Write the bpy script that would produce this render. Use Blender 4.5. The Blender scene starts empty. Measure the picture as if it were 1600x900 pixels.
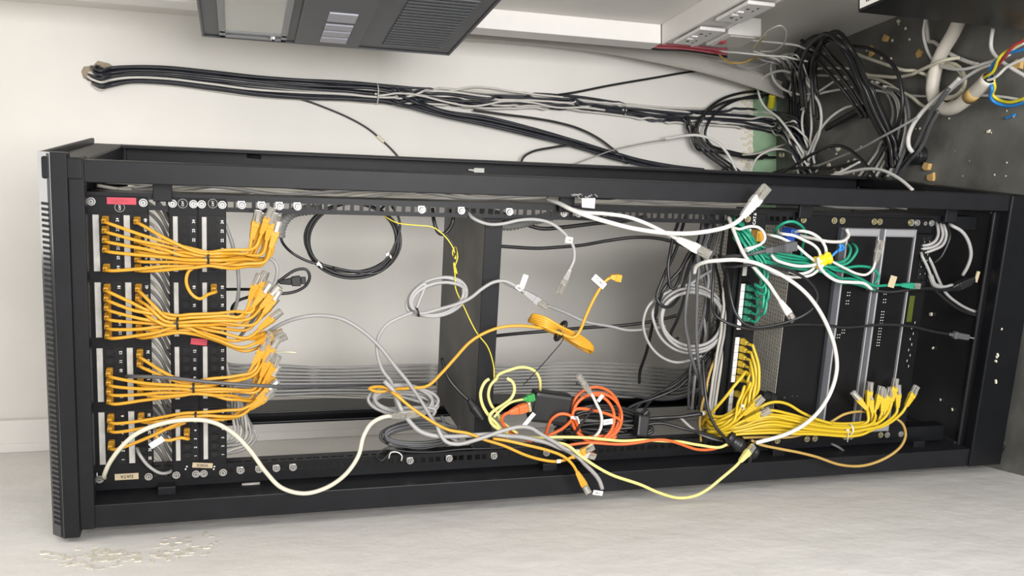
import bpy, math, random
from mathutils import Vector, Matrix
random.seed(7)
R = random.Random(11)
PI = math.pi
V = Vector
C = bpy.context.scene.collection
sc = bpy.context.scene

# ------------------------------------------------------------------ camera, light, exposure
F = 1403.34
CAM = V((0.10386, -1.59527, 1.65267))
ROW = (V((0.0025178, -0.2918497, -0.9564609)),      # image right (the photo is turned a quarter)
       V((-0.9999665, -0.0081784, -0.0001368)),     # image down
       V((-0.0077824, 0.9564292, -0.2918605)))      # view direction
cam = bpy.data.objects.new('camera', bpy.data.cameras.new('camera'))
C.objects.link(cam)
cam.data.sensor_width = 36
cam.data.lens = 36 * F / 1600
cam.data.clip_start = 0.02
cam.matrix_world = Matrix(((ROW[0].x, -ROW[1].x, -ROW[2].x, CAM.x),
                           (ROW[0].y, -ROW[1].y, -ROW[2].y, CAM.y),
                           (ROW[0].z, -ROW[1].z, -ROW[2].z, CAM.z), (0, 0, 0, 1)))
sc.camera = cam

world = bpy.data.worlds.new('world')
sc.world = world
world.use_nodes = True
world.node_tree.nodes['Background'].inputs[0].default_value = (1.0, 0.99, 0.985, 1)
world.node_tree.nodes['Background'].inputs[1].default_value = 1.25

def area(name, loc, target, size, energy, col=(1, 0.98, 0.95)):
    l = bpy.data.lights.new(name, 'AREA')
    l.shape = 'RECTANGLE'
    l.size, l.size_y = size
    l.energy = energy
    l.color = col
    o = bpy.data.objects.new(name, l)
    C.objects.link(o)
    o.location = loc
    o.rotation_euler = (V(target) - V(loc)).to_track_quat('-Z', 'Y').to_euler()
    return o
area('ceiling_lamp', (0.26, -0.06, 2.72), (0.26, -0.05, 0.0), (0.44, 0.62), 4.5)
area('front_fill', (0.30, -2.6, 1.00), (0.45, 0.9, 0.30), (0.9, 1.3), 86, (1, 0.985, 0.97))  # added unseen fill behind the camera, brightens the lower back wall

sc.view_settings.view_transform = 'Standard'
sc.view_settings.look = 'None'
sc.view_settings.exposure = 0.0
sc.view_settings.gamma = 1.0
sc.view_settings.use_curve_mapping = False

# ------------------------------------------------------------------ frames of reference
TH = math.radians(-10.8215)
RM = Matrix.Rotation(TH, 4, 'Z')          # rack axes -> room axes, origin on the floor under the front rails
RMI = RM.inverted()
I4 = Matrix.Identity(4)
YB, XR, XL, ZC = 0.922, 0.80, -0.322, 2.75
def ray(x, y):
    return ROW[0] * ((x - 800) / F) + ROW[1] * ((y - 450) / F) + ROW[2]
def K(x, y, Y=0.0):
    """point of the upright plane Y behind the front rails of the rack, in rack axes"""
    d = RMI.to_3x3() @ ray(x, y)
    c = RMI @ CAM
    return c + d * ((Y - c.y) / d.y)
def KW(x, y, Y=0.0):
    return RM @ K(x, y, Y)
def W(x, y, o=0.01):
    """point o in front of the back wall"""
    d = ray(x, y)
    return CAM + d * ((YB - o - CAM.y) / d.y)
def G(x, y, h=0.005):
    """point h above the floor"""
    d = ray(x, y)
    return CAM + d * ((h - CAM.z) / d.z)
def XP(x, y, X):
    d = ray(x, y)
    return CAM + d * ((X - CAM.x) / d.x)
def at(p):
    if isinstance(p, Vector):
        return p
    if p[0] == 'W':
        return W(*p[1:])
    if p[0] == 'G':
        return G(*p[1:])
    if p[0] == 'X':
        return XP(*p[1:])
    return KW(*p)

# ------------------------------------------------------------------ materials
def mat(name, col, rough=0.5, metal=0.0, var=0.0, scale=20.0, bump=0.0, bscale=60.0, trans=0.0, spec=None, emit=None, col2=None, alpha=None):
    m = bpy.data.materials.new(name)
    m.use_nodes = True
    nt = m.node_tree
    b = nt.nodes['Principled BSDF']
    b.inputs['Base Color'].default_value = (*col, 1)
    b.inputs['Roughness'].default_value = rough
    b.inputs['Metallic'].default_value = metal
    if trans:
        b.inputs['Transmission Weight'].default_value = trans
    if alpha is not None:
        b.inputs['Alpha'].default_value = alpha
    if spec is not None:
        b.inputs['Specular IOR Level'].default_value = spec
    tc = nt.nodes.new('ShaderNodeTexCoord')
    if var or col2:
        n = nt.nodes.new('ShaderNodeTexNoise')
        n.inputs['Scale'].default_value = scale
        n.inputs['Detail'].default_value = 6
        r = nt.nodes.new('ShaderNodeValToRGB')
        r.color_ramp.elements[0].position = 0.3
        r.color_ramp.elements[1].position = 0.7
        c2 = col2 or tuple(min(1, c * (1 + var)) for c in col)
        c1 = tuple(c * (1 - var) for c in col)
        r.color_ramp.elements[0].color = (*c1, 1)
        r.color_ramp.elements[1].color = (*c2, 1)
        nt.links.new(tc.outputs['Object'], n.inputs['Vector'])
        nt.links.new(n.outputs['Fac'], r.inputs['Fac'])
        nt.links.new(r.outputs['Color'], b.inputs['Base Color'])
    if bump:
        n2 = nt.nodes.new('ShaderNodeTexNoise')
        n2.inputs['Scale'].default_value = bscale
        n2.inputs['Detail'].default_value = 5
        bp = nt.nodes.new('ShaderNodeBump')
        bp.inputs['Strength'].default_value = bump
        bp.inputs['Distance'].default_value = 0.01
        nt.links.new(tc.outputs['Object'], n2.inputs['Vector'])
        nt.links.new(n2.outputs['Fac'], bp.inputs['Height'])
        nt.links.new(bp.outputs['Normal'], b.inputs['Normal'])
    return m
M = dict(
    wall=mat('wall_paint', (0.72, 0.70, 0.66), 0.6, var=0.05, scale=3.0, bump=0.12, bscale=9),
    sidewall=mat('side_wall_plaster', (0.70, 0.685, 0.66), 0.7, var=0.06, scale=5.0, bump=0.35, bscale=14),
    plaster=mat('bare_plaster', (0.33, 0.27, 0.20), 0.9, var=0.2, scale=40, bump=0.5),
    floor=mat('vinyl_floor', (0.066, 0.067, 0.060), 0.30, col2=(0.16, 0.16, 0.145), scale=6, bump=0.9, bscale=5),
    green=mat('green_paint', (0.27, 0.42, 0.26), 0.6, var=0.1),
    trunk=mat('white_pvc', (0.76, 0.74, 0.71), 0.4, var=0.02),
    greypvc=mat('grey_pvc', (0.52, 0.50, 0.46), 0.35, var=0.03),
    frame=mat('rack_charcoal', (0.011, 0.0115, 0.0135), 0.42, var=0.12, scale=30, spec=0.22),
    frame2=mat('rack_black', (0.006, 0.0065, 0.008), 0.36, var=0.15, scale=30, spec=0.3),
    gloss=mat('rack_gloss_chamfer', (0.03, 0.031, 0.033), 0.16, spec=1.0),
    slot=mat('slot_dark', (0.004, 0.004, 0.005), 0.8),
    shelf=mat('dusty_shelf', (0.055, 0.055, 0.057), 0.55, col2=(0.16, 0.155, 0.15), scale=7),
    panel=mat('panel_black', (0.007, 0.007, 0.008), 0.5, spec=0.22, var=0.2, scale=40),
    panel2=mat('panel_insert', (0.009, 0.009, 0.010), 0.45, spec=0.25),
    hole=mat('jack_hole', (0.002, 0.002, 0.002), 0.7),
    strip=mat('label_strip', (0.45, 0.44, 0.41), 0.55, var=0.12, scale=60),
    ink=mat('white_ink', (0.75, 0.75, 0.73), 0.6),
    black_ink=mat('black_ink', (0.02, 0.02, 0.02), 0.6),
    red=mat('red_sticker', (0.52, 0.05, 0.08), 0.5, var=0.15, scale=50),
    tan=mat('tan_sticker', (0.48, 0.40, 0.26), 0.6, var=0.1),
    white=mat('white_label', (0.80, 0.79, 0.76), 0.5),
    steel=mat('steel', (0.62, 0.61, 0.59), 0.3, metal=0.85),
    brass=mat('brass', (0.70, 0.62, 0.38), 0.3, metal=0.9),
    silver=mat('silver_bezel', (0.42, 0.42, 0.44), 0.35, metal=0.5),
    device=mat('device_black', (0.006, 0.006, 0.007), 0.3, spec=0.3, var=0.1),
    perf=mat('perforated_grey', (0.40, 0.385, 0.34), 0.5, metal=0.2, var=0.1),
    lcd=mat('lcd_green', (0.07, 0.085, 0.012), 0.25),
    yellow=mat('cord_yellow', (0.62, 0.31, 0.024), 0.38, var=0.06, scale=12),
    lemon=mat('cord_lemon', (0.58, 0.40, 0.018), 0.38, var=0.06, scale=12),
    pale=mat('cord_pale_yellow', (0.72, 0.65, 0.22), 0.4, var=0.05),
    ochre=mat('cord_ochre', (0.42, 0.27, 0.07), 0.45, var=0.1),
    fibre=mat('fibre_yellow', (0.75, 0.60, 0.05), 0.35),
    orange=mat('cord_orange', (0.70, 0.13, 0.03), 0.42, var=0.06),
    greenc=mat('cord_green', (0.012, 0.25, 0.15), 0.35, var=0.1),
    greenp=mat('plug_green', (0.03, 0.28, 0.06), 0.4),
    blue=mat('blue_plastic', (0.015, 0.09, 0.50), 0.35),
    wireblue=mat('wire_blue', (0.02, 0.20, 0.55), 0.35),
    wireyg=mat('wire_yellow_green', (0.62, 0.55, 0.03), 0.4),
    wirered=mat('wire_red', (0.40, 0.04, 0.05), 0.4),
    pink=mat('wire_pink', (0.60, 0.16, 0.20), 0.5),
    grey=mat('cord_grey', (0.31, 0.305, 0.30), 0.45, var=0.08),
    lgrey=mat('cord_light_grey', (0.33, 0.325, 0.32), 0.42, var=0.06),
    dgrey=mat('cord_dark_grey', (0.085, 0.085, 0.09), 0.45, var=0.1),
    beige=mat('cord_beige', (0.45, 0.43, 0.38), 0.5, var=0.12),
    whitec=mat('cord_white', (0.64, 0.63, 0.60), 0.38, var=0.03),
    offw=mat('cord_off_white', (0.60, 0.58, 0.54), 0.45, var=0.08),
    cream=mat('cord_cream', (0.60, 0.57, 0.45), 0.42, var=0.05),
    conduit=mat('conduit_cream', (0.66, 0.62, 0.54), 0.45, var=0.1, scale=14),
    black=mat('cord_black', (0.012, 0.012, 0.013), 0.38, var=0.15),
    navy=mat('cord_navy_black', (0.015, 0.017, 0.024), 0.40, col2=(0.03, 0.032, 0.04), scale=30),
    blackp=mat('black_plastic', (0.012, 0.012, 0.013), 0.42, var=0.1),
    loom=mat('grey_loom', (0.17, 0.17, 0.165), 0.5),
    clear=mat('clear_plug', (0.50, 0.48, 0.43), 0.18, trans=0.7),
    tape=mat('clear_tape', (0.75, 0.75, 0.74), 0.25, trans=0.4),
    firebody=mat('panel_slate', (0.075, 0.08, 0.09), 0.45, var=0.06),
    firegrey=mat('panel_grey', (0.24, 0.25, 0.26), 0.4),
    glass=mat('window_glass', (0.75, 0.75, 0.70), 0.12, trans=0.5),
    paper=mat('paper', (0.62, 0.61, 0.57), 0.6, var=0.06, scale=15),
    button=mat('button_lilac', (0.42, 0.42, 0.48), 0.4),
    wrap=mat('yellow_wrap', (0.80, 0.58, 0.01), 0.4),
    flake=mat('paint_flake', (0.60, 0.565, 0.49), 0.8, var=0.1, scale=80),
    tray=mat('base_tray', (0.016, 0.016, 0.018), 0.3, var=0.2, scale=12),
    chip=mat('plaster_chip', (0.68, 0.64, 0.50), 0.8),
    chipo=mat('ochre_chip', (0.55, 0.36, 0.13), 0.8),
)

# ------------------------------------------------------------------ builders
ROOTM = {}
def empty(name, mtx=I4, label=None, cat=None, group=None):
    o = bpy.data.objects.new(name, None)
    C.objects.link(o)
    o.matrix_basis = mtx
    o.empty_display_size = 0.05
    ROOTM[o.name] = mtx
    return tag(o, label, cat, group)
def tag(o, label=None, cat=None, group=None, kind=None):
    if label: o['label'] = label
    if cat: o['category'] = cat
    if group: o['group'] = group
    if kind: o['kind'] = kind
    return o
def frame_of(d, up):
    d = V(d).normalized()
    u = V(up)
    s = d.cross(u)
    if s.length < 1e-5:
        s = d.cross(V((1, 0.3, 0.2)))
    s.normalize()
    return d, s, s.cross(d).normalized()
class MB:
    """collects shapes (given in the axes of xf) into ONE mesh"""
    def __init__(self, xf=I4):
        self.v, self.f, self.xf = [], [], xf
    def add(self, vs, fs):
        b = len(self.v)
        self.v += [V(p) for p in vs]
        self.f += [[b + i for i in f] for f in fs]
        return self
    def box(self, lo, hi):
        x0, y0, z0 = lo; x1, y1, z1 = hi
        return self.add([(x0, y0, z0), (x1, y0, z0), (x1, y1, z0), (x0, y1, z0), (x0, y0, z1), (x1, y0, z1), (x1, y1, z1), (x0, y1, z1)],
                        [(0, 3, 2, 1), (4, 5, 6, 7), (0, 1, 5, 4), (1, 2, 6, 5), (2, 3, 7, 6), (3, 0, 4, 7)])
    def taper(self, p0, p1, up, w0, h0, w1, h1):
        p0, p1 = V(p0), V(p1)
        d, s, u = frame_of(p1 - p0, up)
        q = []
        for p, w, h in ((p0, w0, h0), (p1, w1, h1)):
            q += [p - s * w / 2 - u * h / 2, p + s * w / 2 - u * h / 2, p + s * w / 2 + u * h / 2, p - s * w / 2 + u * h / 2]
        return self.add(q, [(0, 3, 2, 1), (4, 5, 6, 7), (0, 1, 5, 4), (1, 2, 6, 5), (2, 3, 7, 6), (3, 0, 4, 7)])
    def cyl(self, p0, p1, r0, r1=None, n=12):
        r1 = r0 if r1 is None else r1
        p0, p1 = V(p0), V(p1)
        d, s, u = frame_of(p1 - p0, (0, 0, 1))
        q = []
        for p, r in ((p0, r0), (p1, r1)):
            q += [p + (s * math.cos(2 * PI * i / n) + u * math.sin(2 * PI * i / n)) * r for i in range(n)]
        fs = [(i, (i + 1) % n, n + (i + 1) % n, n + i) for i in range(n)]
        return self.add(q, fs + [tuple(range(n - 1, -1, -1)), tuple(range(n, 2 * n))])
    def tube(self, pts, r, n=8, flat=1.0):
        pts = [V(p) for p in pts]
        if len(pts) < 2: return self
        q, prev = [], None
        for i, p in enumerate(pts):
            t = (pts[min(i + 1, len(pts) - 1)] - pts[max(i - 1, 0)])
            if t.length < 1e-9: t = V((0, 0, 1))
            t.normalize()
            if prev is None:
                s = t.cross(V((0, 0, 1)))
                if s.length < 1e-3: s = t.cross(V((0, 1, 0)))
            else:
                s = prev - t * prev.dot(t)
                if s.length < 1e-6: s = t.cross(V((0, 0.3, 1)))
            s.normalize(); prev = s
            u = t.cross(s)
            rr = r(i) if callable(r) else r
            q += [p + (s * math.cos(2 * PI * k / n) + u * math.sin(2 * PI * k / n) * flat) * rr for k in range(n)]
        m = len(pts)
        fs = [(i * n + k, i * n + (k + 1) % n, (i + 1) * n + (k + 1) % n, (i + 1) * n + k) for i in range(m - 1) for k in range(n)]
        return self.add(q, fs + [tuple(range(n - 1, -1, -1)), tuple((m - 1) * n + k for k in range(n))])
    def ring(self, c, axis, R_, r, n=16, m=6, sq=1.0, up=(0, 0, 1)):
        d, s, u = frame_of(axis, up)
        q = []
        for i in range(n):
            a = 2 * PI * i / n
            o = s * math.cos(a) + u * math.sin(a) * sq
            for k in range(m):
                b = 2 * PI * k / m
                q.append(V(c) + o * (R_ + r * math.cos(b)) + d * r * 1.6 * math.sin(b))
        return self.add(q, [(i * m + k, ((i + 1) % n) * m + k, ((i + 1) % n) * m + (k + 1) % m, i * m + (k + 1) % m) for i in range(n) for k in range(m)])
    def prism(self, poly, d):
        """polygon (list of points) pushed along vector d"""
        n = len(poly)
        d = V(d)
        q = [V(p) for p in poly] + [V(p) + d for p in poly]
        return self.add(q, [tuple(range(n - 1, -1, -1)), tuple(range(n, 2 * n))] + [(i, (i + 1) % n, n + (i + 1) % n, n + i) for i in range(n)])
    def sheet(self, o, ux, uz, w, h, holes, depth, back):
        """plate with square holes: columns xs and rows zs (cut lines) and a set of open cells"""
        xs, zs, op = holes
        o, ux, uz, bk = V(o), V(ux), V(uz), V(back)
        nx, nz = len(xs), len(zs)
        for lay in (0, 1):
            b = len(self.v)
            self.v += [o + ux * x + uz * z + bk * (depth * lay) for z in zs for x in xs]
            for j in range(nz - 1):
                for i in range(nx - 1):
                    if (i, j) not in op:
                        f = [b + j * nx + i, b + j * nx + i + 1, b + (j + 1) * nx + i + 1, b + (j + 1) * nx + i]
                        self.f.append(f if lay else f[::-1])
            if lay == 0: b0 = b
        L = nx * nz
        for (i, j) in op:
            c = [b0 + j * nx + i, b0 + j * nx + i + 1, b0 + (j + 1) * nx + i + 1, b0 + (j + 1) * nx + i]
            for k in range(4):
                self.f.append([c[k], c[(k + 1) % 4], c[(k + 1) % 4] + L, c[k] + L])
        e = [b0 + i for i in range(nx)] + [b0 + j * nx + nx - 1 for j in range(1, nz)] + [b0 + (nz - 1) * nx + i for i in range(nx - 2, -1, -1)] + [b0 + j * nx for j in range(nz - 2, 0, -1)]
        for k in range(len(e)):
            a, c = e[k], e[(k + 1) % len(e)]
            self.f.append([a, c, c + L, a + L])
        return self
    def text(self, s, o, xd, yd, size, center=True):
        xd, yd, o = V(xd).normalized(), V(yd).normalized(), V(o)
        vs, fs, w, h = glyphs(s)
        ox, oy = (-w / 2, -h / 2) if center else (0, 0)
        return self.add([o + xd * ((x + ox) * size) + yd * ((y + oy) * size) for x, y in vs], fs)
    def build(self, name, m, parent=None, smooth=False, bevel=0.0, label=None, origin=None):
        """parent: object whose root frame is kept in ROOTM; no parent: top-level, origin at first point or given"""
        if parent is not None:
            base = ROOTM[parent.name]
        else:
            base = origin if origin is not None else Matrix.Translation(self.xf @ self.v[0])
        T = base.inverted() @ self.xf
        me = bpy.data.meshes.new(name)
        me.from_pydata([T @ p for p in self.v], [], self.f)
        me.materials.append(m)
        if smooth:
            me.polygons.foreach_set('use_smooth', [True] * len(me.polygons))
        me.update()
        o = bpy.data.objects.new(name, me)
        C.objects.link(o)
        if parent is not None:
            o.parent = parent
        else:
            o.matrix_basis = base
        ROOTM[o.name] = base
        if bevel:
            b = o.modifiers.new('edge', 'BEVEL')
            b.width = bevel; b.segments = 2; b.limit_method = 'ANGLE'
        if label: o['label'] = label
        return o
_G = {}
def glyphs(s):
    if s not in _G:
        cu = bpy.data.curves.new('lettering', 'FONT')
        cu.body = s
        cu.offset = 0.018
        ob = bpy.data.objects.new('lettering', cu)
        C.objects.link(ob)
        bpy.context.view_layer.update()
        me = bpy.data.meshes.new_from_object(ob.evaluated_get(bpy.context.evaluated_depsgraph_get()))
        vs = [(v.co.x, v.co.y) for v in me.vertices]
        fs = [list(p.vertices) for p in me.polygons]
        bpy.data.objects.remove(ob)
        bpy.data.curves.remove(cu)
        bpy.data.meshes.remove(me)
        xs = [a for a, b in vs]; ys = [b for a, b in vs]
        vs = [(a - min(xs), b - min(ys)) for a, b in vs]
        _G[s] = (vs, fs, max(xs) - min(xs), max(ys) - min(ys))
    return _G[s]
def smooth(pts, step=0.009, closed=False):
    pts = [V(p) for p in pts]
    out = []
    n = len(pts)
    if n == 2:
        k = max(2, int((pts[1] - pts[0]).length / step))
        return [pts[0].lerp(pts[1], i / k) for i in range(k + 1)]
    for i in range(n - 1):
        p0 = pts[i - 1] if i > 0 else pts[0] * 2 - pts[1]
        p1, p2 = pts[i], pts[i + 1]
        p3 = pts[i + 2] if i + 2 < n else pts[n - 1] * 2 - pts[n - 2]
        k = max(3, min(60, int((p2 - p1).length / step)))
        t0 = 0.0
        t1 = t0 + max(1e-4, (p1 - p0).length ** 0.5)
        t2 = t1 + max(1e-4, (p2 - p1).length ** 0.5)
        t3 = t2 + max(1e-4, (p3 - p2).length ** 0.5)
        for j in range(k):
            t = t1 + (t2 - t1) * j / k
            a1 = p0 * ((t1 - t) / (t1 - t0)) + p1 * ((t - t0) / (t1 - t0))
            a2 = p1 * ((t2 - t) / (t2 - t1)) + p2 * ((t - t1) / (t2 - t1))
            a3 = p2 * ((t3 - t) / (t3 - t2)) + p3 * ((t - t2) / (t3 - t2))
            b1 = a1 * ((t2 - t) / (t2 - t0)) + a2 * ((t - t0) / (t2 - t0))
            b2 = a2 * ((t3 - t) / (t3 - t1)) + a3 * ((t - t1) / (t3 - t1))
            out.append(b1 * ((t2 - t) / (t2 - t1)) + b2 * ((t - t1) / (t2 - t1)))
    out.append(pts[-1])
    return out
def rj(parent, p, d, up, boot, s=1.0, ribs=True, body=True):
    """network plug at the end of a cord: coloured boot, clear body with latch"""
    p, d = V(p), V(d).normalized()
    d, sd, u = frame_of(d, up)
    b = MB()
    b.taper(p - d * 0.004 * s, p + d * 0.016 * s, u, 0.0068 * s, 0.0066 * s, 0.0110 * s, 0.0088 * s)
    b.taper(p + d * 0.016 * s, p + d * 0.026 * s, u, 0.0124 * s, 0.0098 * s, 0.0122 * s, 0.0096 * s)
    if ribs:
        for i in range(4):
            q = p + d * (0.0 + 0.0036 * i) * s
            b.taper(q, q + d * 0.0016 * s, u, (0.0086 + 0.0008 * i) * s, (0.0080 + 0.0004 * i) * s, (0.0088 + 0.0008 * i) * s, (0.0082 + 0.0004 * i) * s)
    b.build('boot', boot, parent, bevel=0.0012 * s)
    if body:
        c = MB()
        c.taper(p + d * 0.025 * s, p + d * 0.043 * s, u, 0.0117 * s, 0.0080 * s, 0.0115 * s, 0.0074 * s)
        c.taper(p + d * 0.042 * s + u * 0.0045 * s, p + d * 0.024 * s + u * 0.0095 * s, u, 0.006 * s, 0.0012 * s, 0.006 * s, 0.0012 * s)
        c.build('plug', M['clear'], parent, bevel=0.0008 * s)
        g = MB()
        for i in range(8):
            o = p + d * 0.036 * s + sd * ((i - 3.5) * 0.00115 * s) - u * 0.0039 * s
            g.taper(o, o + d * 0.006 * s, u, 0.0006 * s, 0.0004 * s, 0.0006 * s, 0.0004 * s)
        g.build('contacts', M['brass'], parent)
CAB = []
def reg(o, S, r, n, pin0=9, pin1=9):
    CAB.append((o, S, r, n, pin0, pin1))
def cable(name, label, cat, m, r, pts, group=None, ends=(), n=8, flat=1.0, step=0.0048, world=False):
    """one cable; ends: list of (which end, boot material, scale) that get a network plug"""
    P = [at(p) for p in pts]
    S = smooth(P, step)
    o = MB().tube(S, r, n, flat).build(name, m, smooth=True)
    ew = [e[0] for e in ends]
    reg(o, S, r, n, 9 if 0 in ew else 0, 9 if 1 in ew else 0)
    tag(o, label, cat, group)
    for e in ends:
        which, bm, s = e[:3]
        if which == 0:
            rj(o, S[0], S[0] - S[1], RM.to_3x3() @ V((0, -1, 0.2)), bm, s)
        else:
            rj(o, S[-1], S[-1] - S[-2], RM.to_3x3() @ V((0, -1, 0.2)), bm, s)
    return o, S
def flag(parent, p, dirx, diry, w, h, s=None, size=0.006, name='paper_tag'):
    """paper flag label wrapped on a cable, with its printed text"""
    p, dx, dy = V(p), V(dirx).normalized(), V(diry).normalized()
    nrm = dx.cross(dy).normalized()
    if nrm.dot(CAM - p) < 0: nrm = -nrm
    b = MB().prism([p - dx * w / 2 - dy * h / 2, p + dx * w / 2 - dy * h / 2, p + dx * w / 2 + dy * h / 2, p - dx * w / 2 + dy * h / 2], nrm * 0.0008)
    t = b.build(name, M['white'], parent)
    if s:
        MB().text(s, p + nrm * 0.0011, dx, dy, size).build('lettering', M['black_ink'], t)
    return t
def tie(c, axis, R_, mtl, label, sq=1.0, tail=None, r=0.0012, group=None):
    o = MB().ring(c, axis, R_, r, 18, 6, sq)
    h = V(c) + (CAM - V(c)).normalized() * R_ * sq
    o.taper(h, h + V((0, 0, 0.006)), (0, 1, 0), 0.005, 0.004, 0.005, 0.004)
    if tail:
        o.tube(smooth([h] + [V(t) for t in tail], 0.01), 0.0016, 6, 0.5)
    ob = o.build('cable_tie', mtl, smooth=False)
    return tag(ob, label, 'cable tie', group)
def ell(cx, cy, rx, ry, turns, Y, jit=2.0, rot=0.0, a0=0.0, seed=1, dY=0.012, per=14):
    """a hank of loops hanging in the plane Y"""
    rr = random.Random(seed)
    out = []
    N = int(turns * per)
    jx, jy, js = 0, 0, 1
    ph = [rr.uniform(0, 6.28) for _ in range(4)]
    for i in range(N + 1):
        a = a0 + 2 * PI * i / per
        k = a / 6.283
        sx = rx + jit * math.sin(k * 2.4 + ph[0])
        sy = ry + jit * math.sin(k * 1.9 + ph[1])
        x = sx * math.cos(a) + jit * math.sin(k * 1.3 + ph[2])
        y = sy * math.sin(a) + jit * math.sin(k * 1.7 + ph[3])
        out.append((cx + x * math.cos(rot) - y * math.sin(rot), cy + x * math.sin(rot) + y * math.cos(rot), Y + dY * math.sin(k * 2.1 + ph[0]) + 0.0035 * (k % 1) * 2))
    return out

# ================================================================== the room
def struct(o):
    o['kind'] = 'structure'
    return o
YF, YW = -2.7, -0.75
wb = struct(MB().box((XL - 0.1, YB, -0.02), (XR + 0.1, YB + 0.1, ZC)).build('wall_back', M['wall'], origin=Matrix.Translation((0, YB, 0))))
wr = struct(MB().box((XR, YW, -0.02), (XR + 0.1, YB, ZC)).build('wall_right', M['wall'], origin=Matrix.Translation((XR, 0, 0))))
wl = struct(MB().box((XL - 0.1, -1.35, -0.02), (XL, YB, ZC)).build('wall_left', M['sidewall'], origin=Matrix.Translation((XL, 0, 0))))
fl = struct(MB().box((XL - 0.1, YF, -0.1), (XR + 0.1, YB + 0.1, 0)).build('floor', M['floor'], origin=I4))
ce = struct(MB().box((XL - 0.1, YF, ZC), (XR + 0.1, YB + 0.1, ZC + 0.1)).build('ceiling', M['wall'], origin=Matrix.Translation((0, 0, ZC))))
# green painted band at the foot of the back wall, with the crumbled plaster edge above it
struct(MB().box((0.20, YB - 0.004, 0.0), (0.74, YB, 0.083)).build('baseboard_back', M['green'], origin=Matrix.Translation((0.4, YB, 0))))
ps = MB()
for i in range(46):
    x = 0.42 + 0.31 * i / 46
    z = 0.10 + R.uniform(-0.012, 0.016)
    ps.box((x, YB - R.uniform(0.002, 0.005), z - 0.008), (x + R.uniform(0.005, 0.010), YB, z + R.uniform(0.004, 0.014)))
ps.build('crumbled_plaster', M['chip'], wb)
# broken patch of bare plaster where the wall cables come out
c0 = W(150, 113, 0.0)
poly = []
for i, (px, py) in enumerate([(127, 112), (131, 104), (145, 103), (153, 95), (161, 97), (170, 99), (179, 105), (182, 118), (172, 128), (158, 133), (140, 127), (130, 122)]):
    poly.append(W(px, py, 0.0))
MB().prism(poly, (0, -0.0015, 0)).build('bare_plaster_patch', M['plaster'], wb)
hp = [W(150 + 9 * math.cos(2 * PI * i / 14), 118 + 12 * math.sin(2 * PI * i / 14) + R.uniform(-1, 1), 0.0016) for i in range(14)]
MB().prism(hp, (0, -0.0006, 0)).build('hole', M['slot'], wb)
# scuffs and cracks in the paint of the left wall beside the rack
cr = MB()
for (a, b, n_) in (((130, 862), (215, 872), 40), ((60, 868), (140, 884), 26), ((150, 880), (330, 858), 46), ((250, 850), (340, 838), 14)):
    for i in range(n_):
        t = R.random()
        p = XP(a[0] + (b[0] - a[0]) * t + R.uniform(-12, 12), a[1] + (b[1] - a[1]) * t + R.uniform(-9, 9), XL)
        w_, h_ = R.uniform(0.002, 0.012), R.uniform(0.002, 0.009)
        pl = [p + V((0, w_ * math.cos(k * PI / 3) * R.uniform(0.5, 1.2), h_ * math.sin(k * PI / 3) * R.uniform(0.5, 1.2))) for k in range(6)]
        cr.prism([v - V((0.0006, 0, 0)) for v in pl], (R.uniform(0.0009, 0.0022), 0, 0))
cr.build('flaking_paint', M['flake'], wl)
# trunking: boxed corner on the left, vertical and horizontal runs on the right
t1 = MB().box((XL, YB - 0.045, 0.0), (-0.243, YB, ZC - 0.01))
t1.box((XL, YB - 0.05, 0.0), (XL + 0.022, YB - 0.045, ZC - 0.01))
struct(t1.build('trim_1', M['trunk'], origin=Matrix.Translation((-0.29, YB, 0)), bevel=0.003))
struct(MB().box((XR - 0.052, 0.62, 0.556), (XR, 0.685, ZC - 0.01)).build('trim_2', M['trunk'], origin=Matrix.Translation((XR, 0.65, 0.56)), bevel=0.002))
tr = MB().box((XR - 0.05, -0.6, 0.46), (XR, 0.619, 0.555))
tr.box((XR - 0.054, -0.6, 0.546), (XR - 0.048, 0.619, 0.555)).box((XR - 0.054, -0.6, 0.46), (XR - 0.048, 0.619, 0.468))
struct(tr.build('trim_3', M['trunk'], origin=Matrix.Translation((XR, 0.6, 0.46)), bevel=0.0015))

# sockets in the horizontal trunking
def socket(y0, z0, label):
    T = Matrix.Translation((XR - 0.054, y0, z0))
    o = empty('power_socket', T, label, 'socket', None)
    MB().box((XR - 0.064, y0 - 0.073, z0 - 0.036), (XR - 0.0545, y0 + 0.073, z0 + 0.036)).build('faceplate', M['trunk'], o, bevel=0.003)
    for dy in (-0.036, 0.036):
        s = MB()
        s.box((XR - 0.0646, y0 + dy - 0.003, z0 + 0.010), (XR - 0.0638, y0 + dy + 0.003, z0 + 0.018))
        s.box((XR - 0.0646, y0 + dy - 0.014, z0 - 0.008), (XR - 0.0638, y0 + dy - 0.007, z0 - 0.004))
        s.box((XR - 0.0646, y0 + dy + 0.007, z0 - 0.008), (XR - 0.0638, y0 + dy + 0.014, z0 - 0.004))
        s.build('socket_holes', M['hole'], o)
    for dy in (-0.012, 0.012):
        MB().box((XR - 0.067, y0 + dy - 0.005, z0 + 0.012), (XR - 0.0636, y0 + dy + 0.005, z0 + 0.028)).build('switch', M['trunk'], o, bevel=0.001)
    return o
socket(0.50, 0.507, 'white double wall socket in the trunking, nearest the back corner')
socket(0.28, 0.507, 'white double wall socket in the trunking, middle one of three')
socket(0.06, 0.507, 'white double wall socket in the trunking, cut off by the photo edge')

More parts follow.
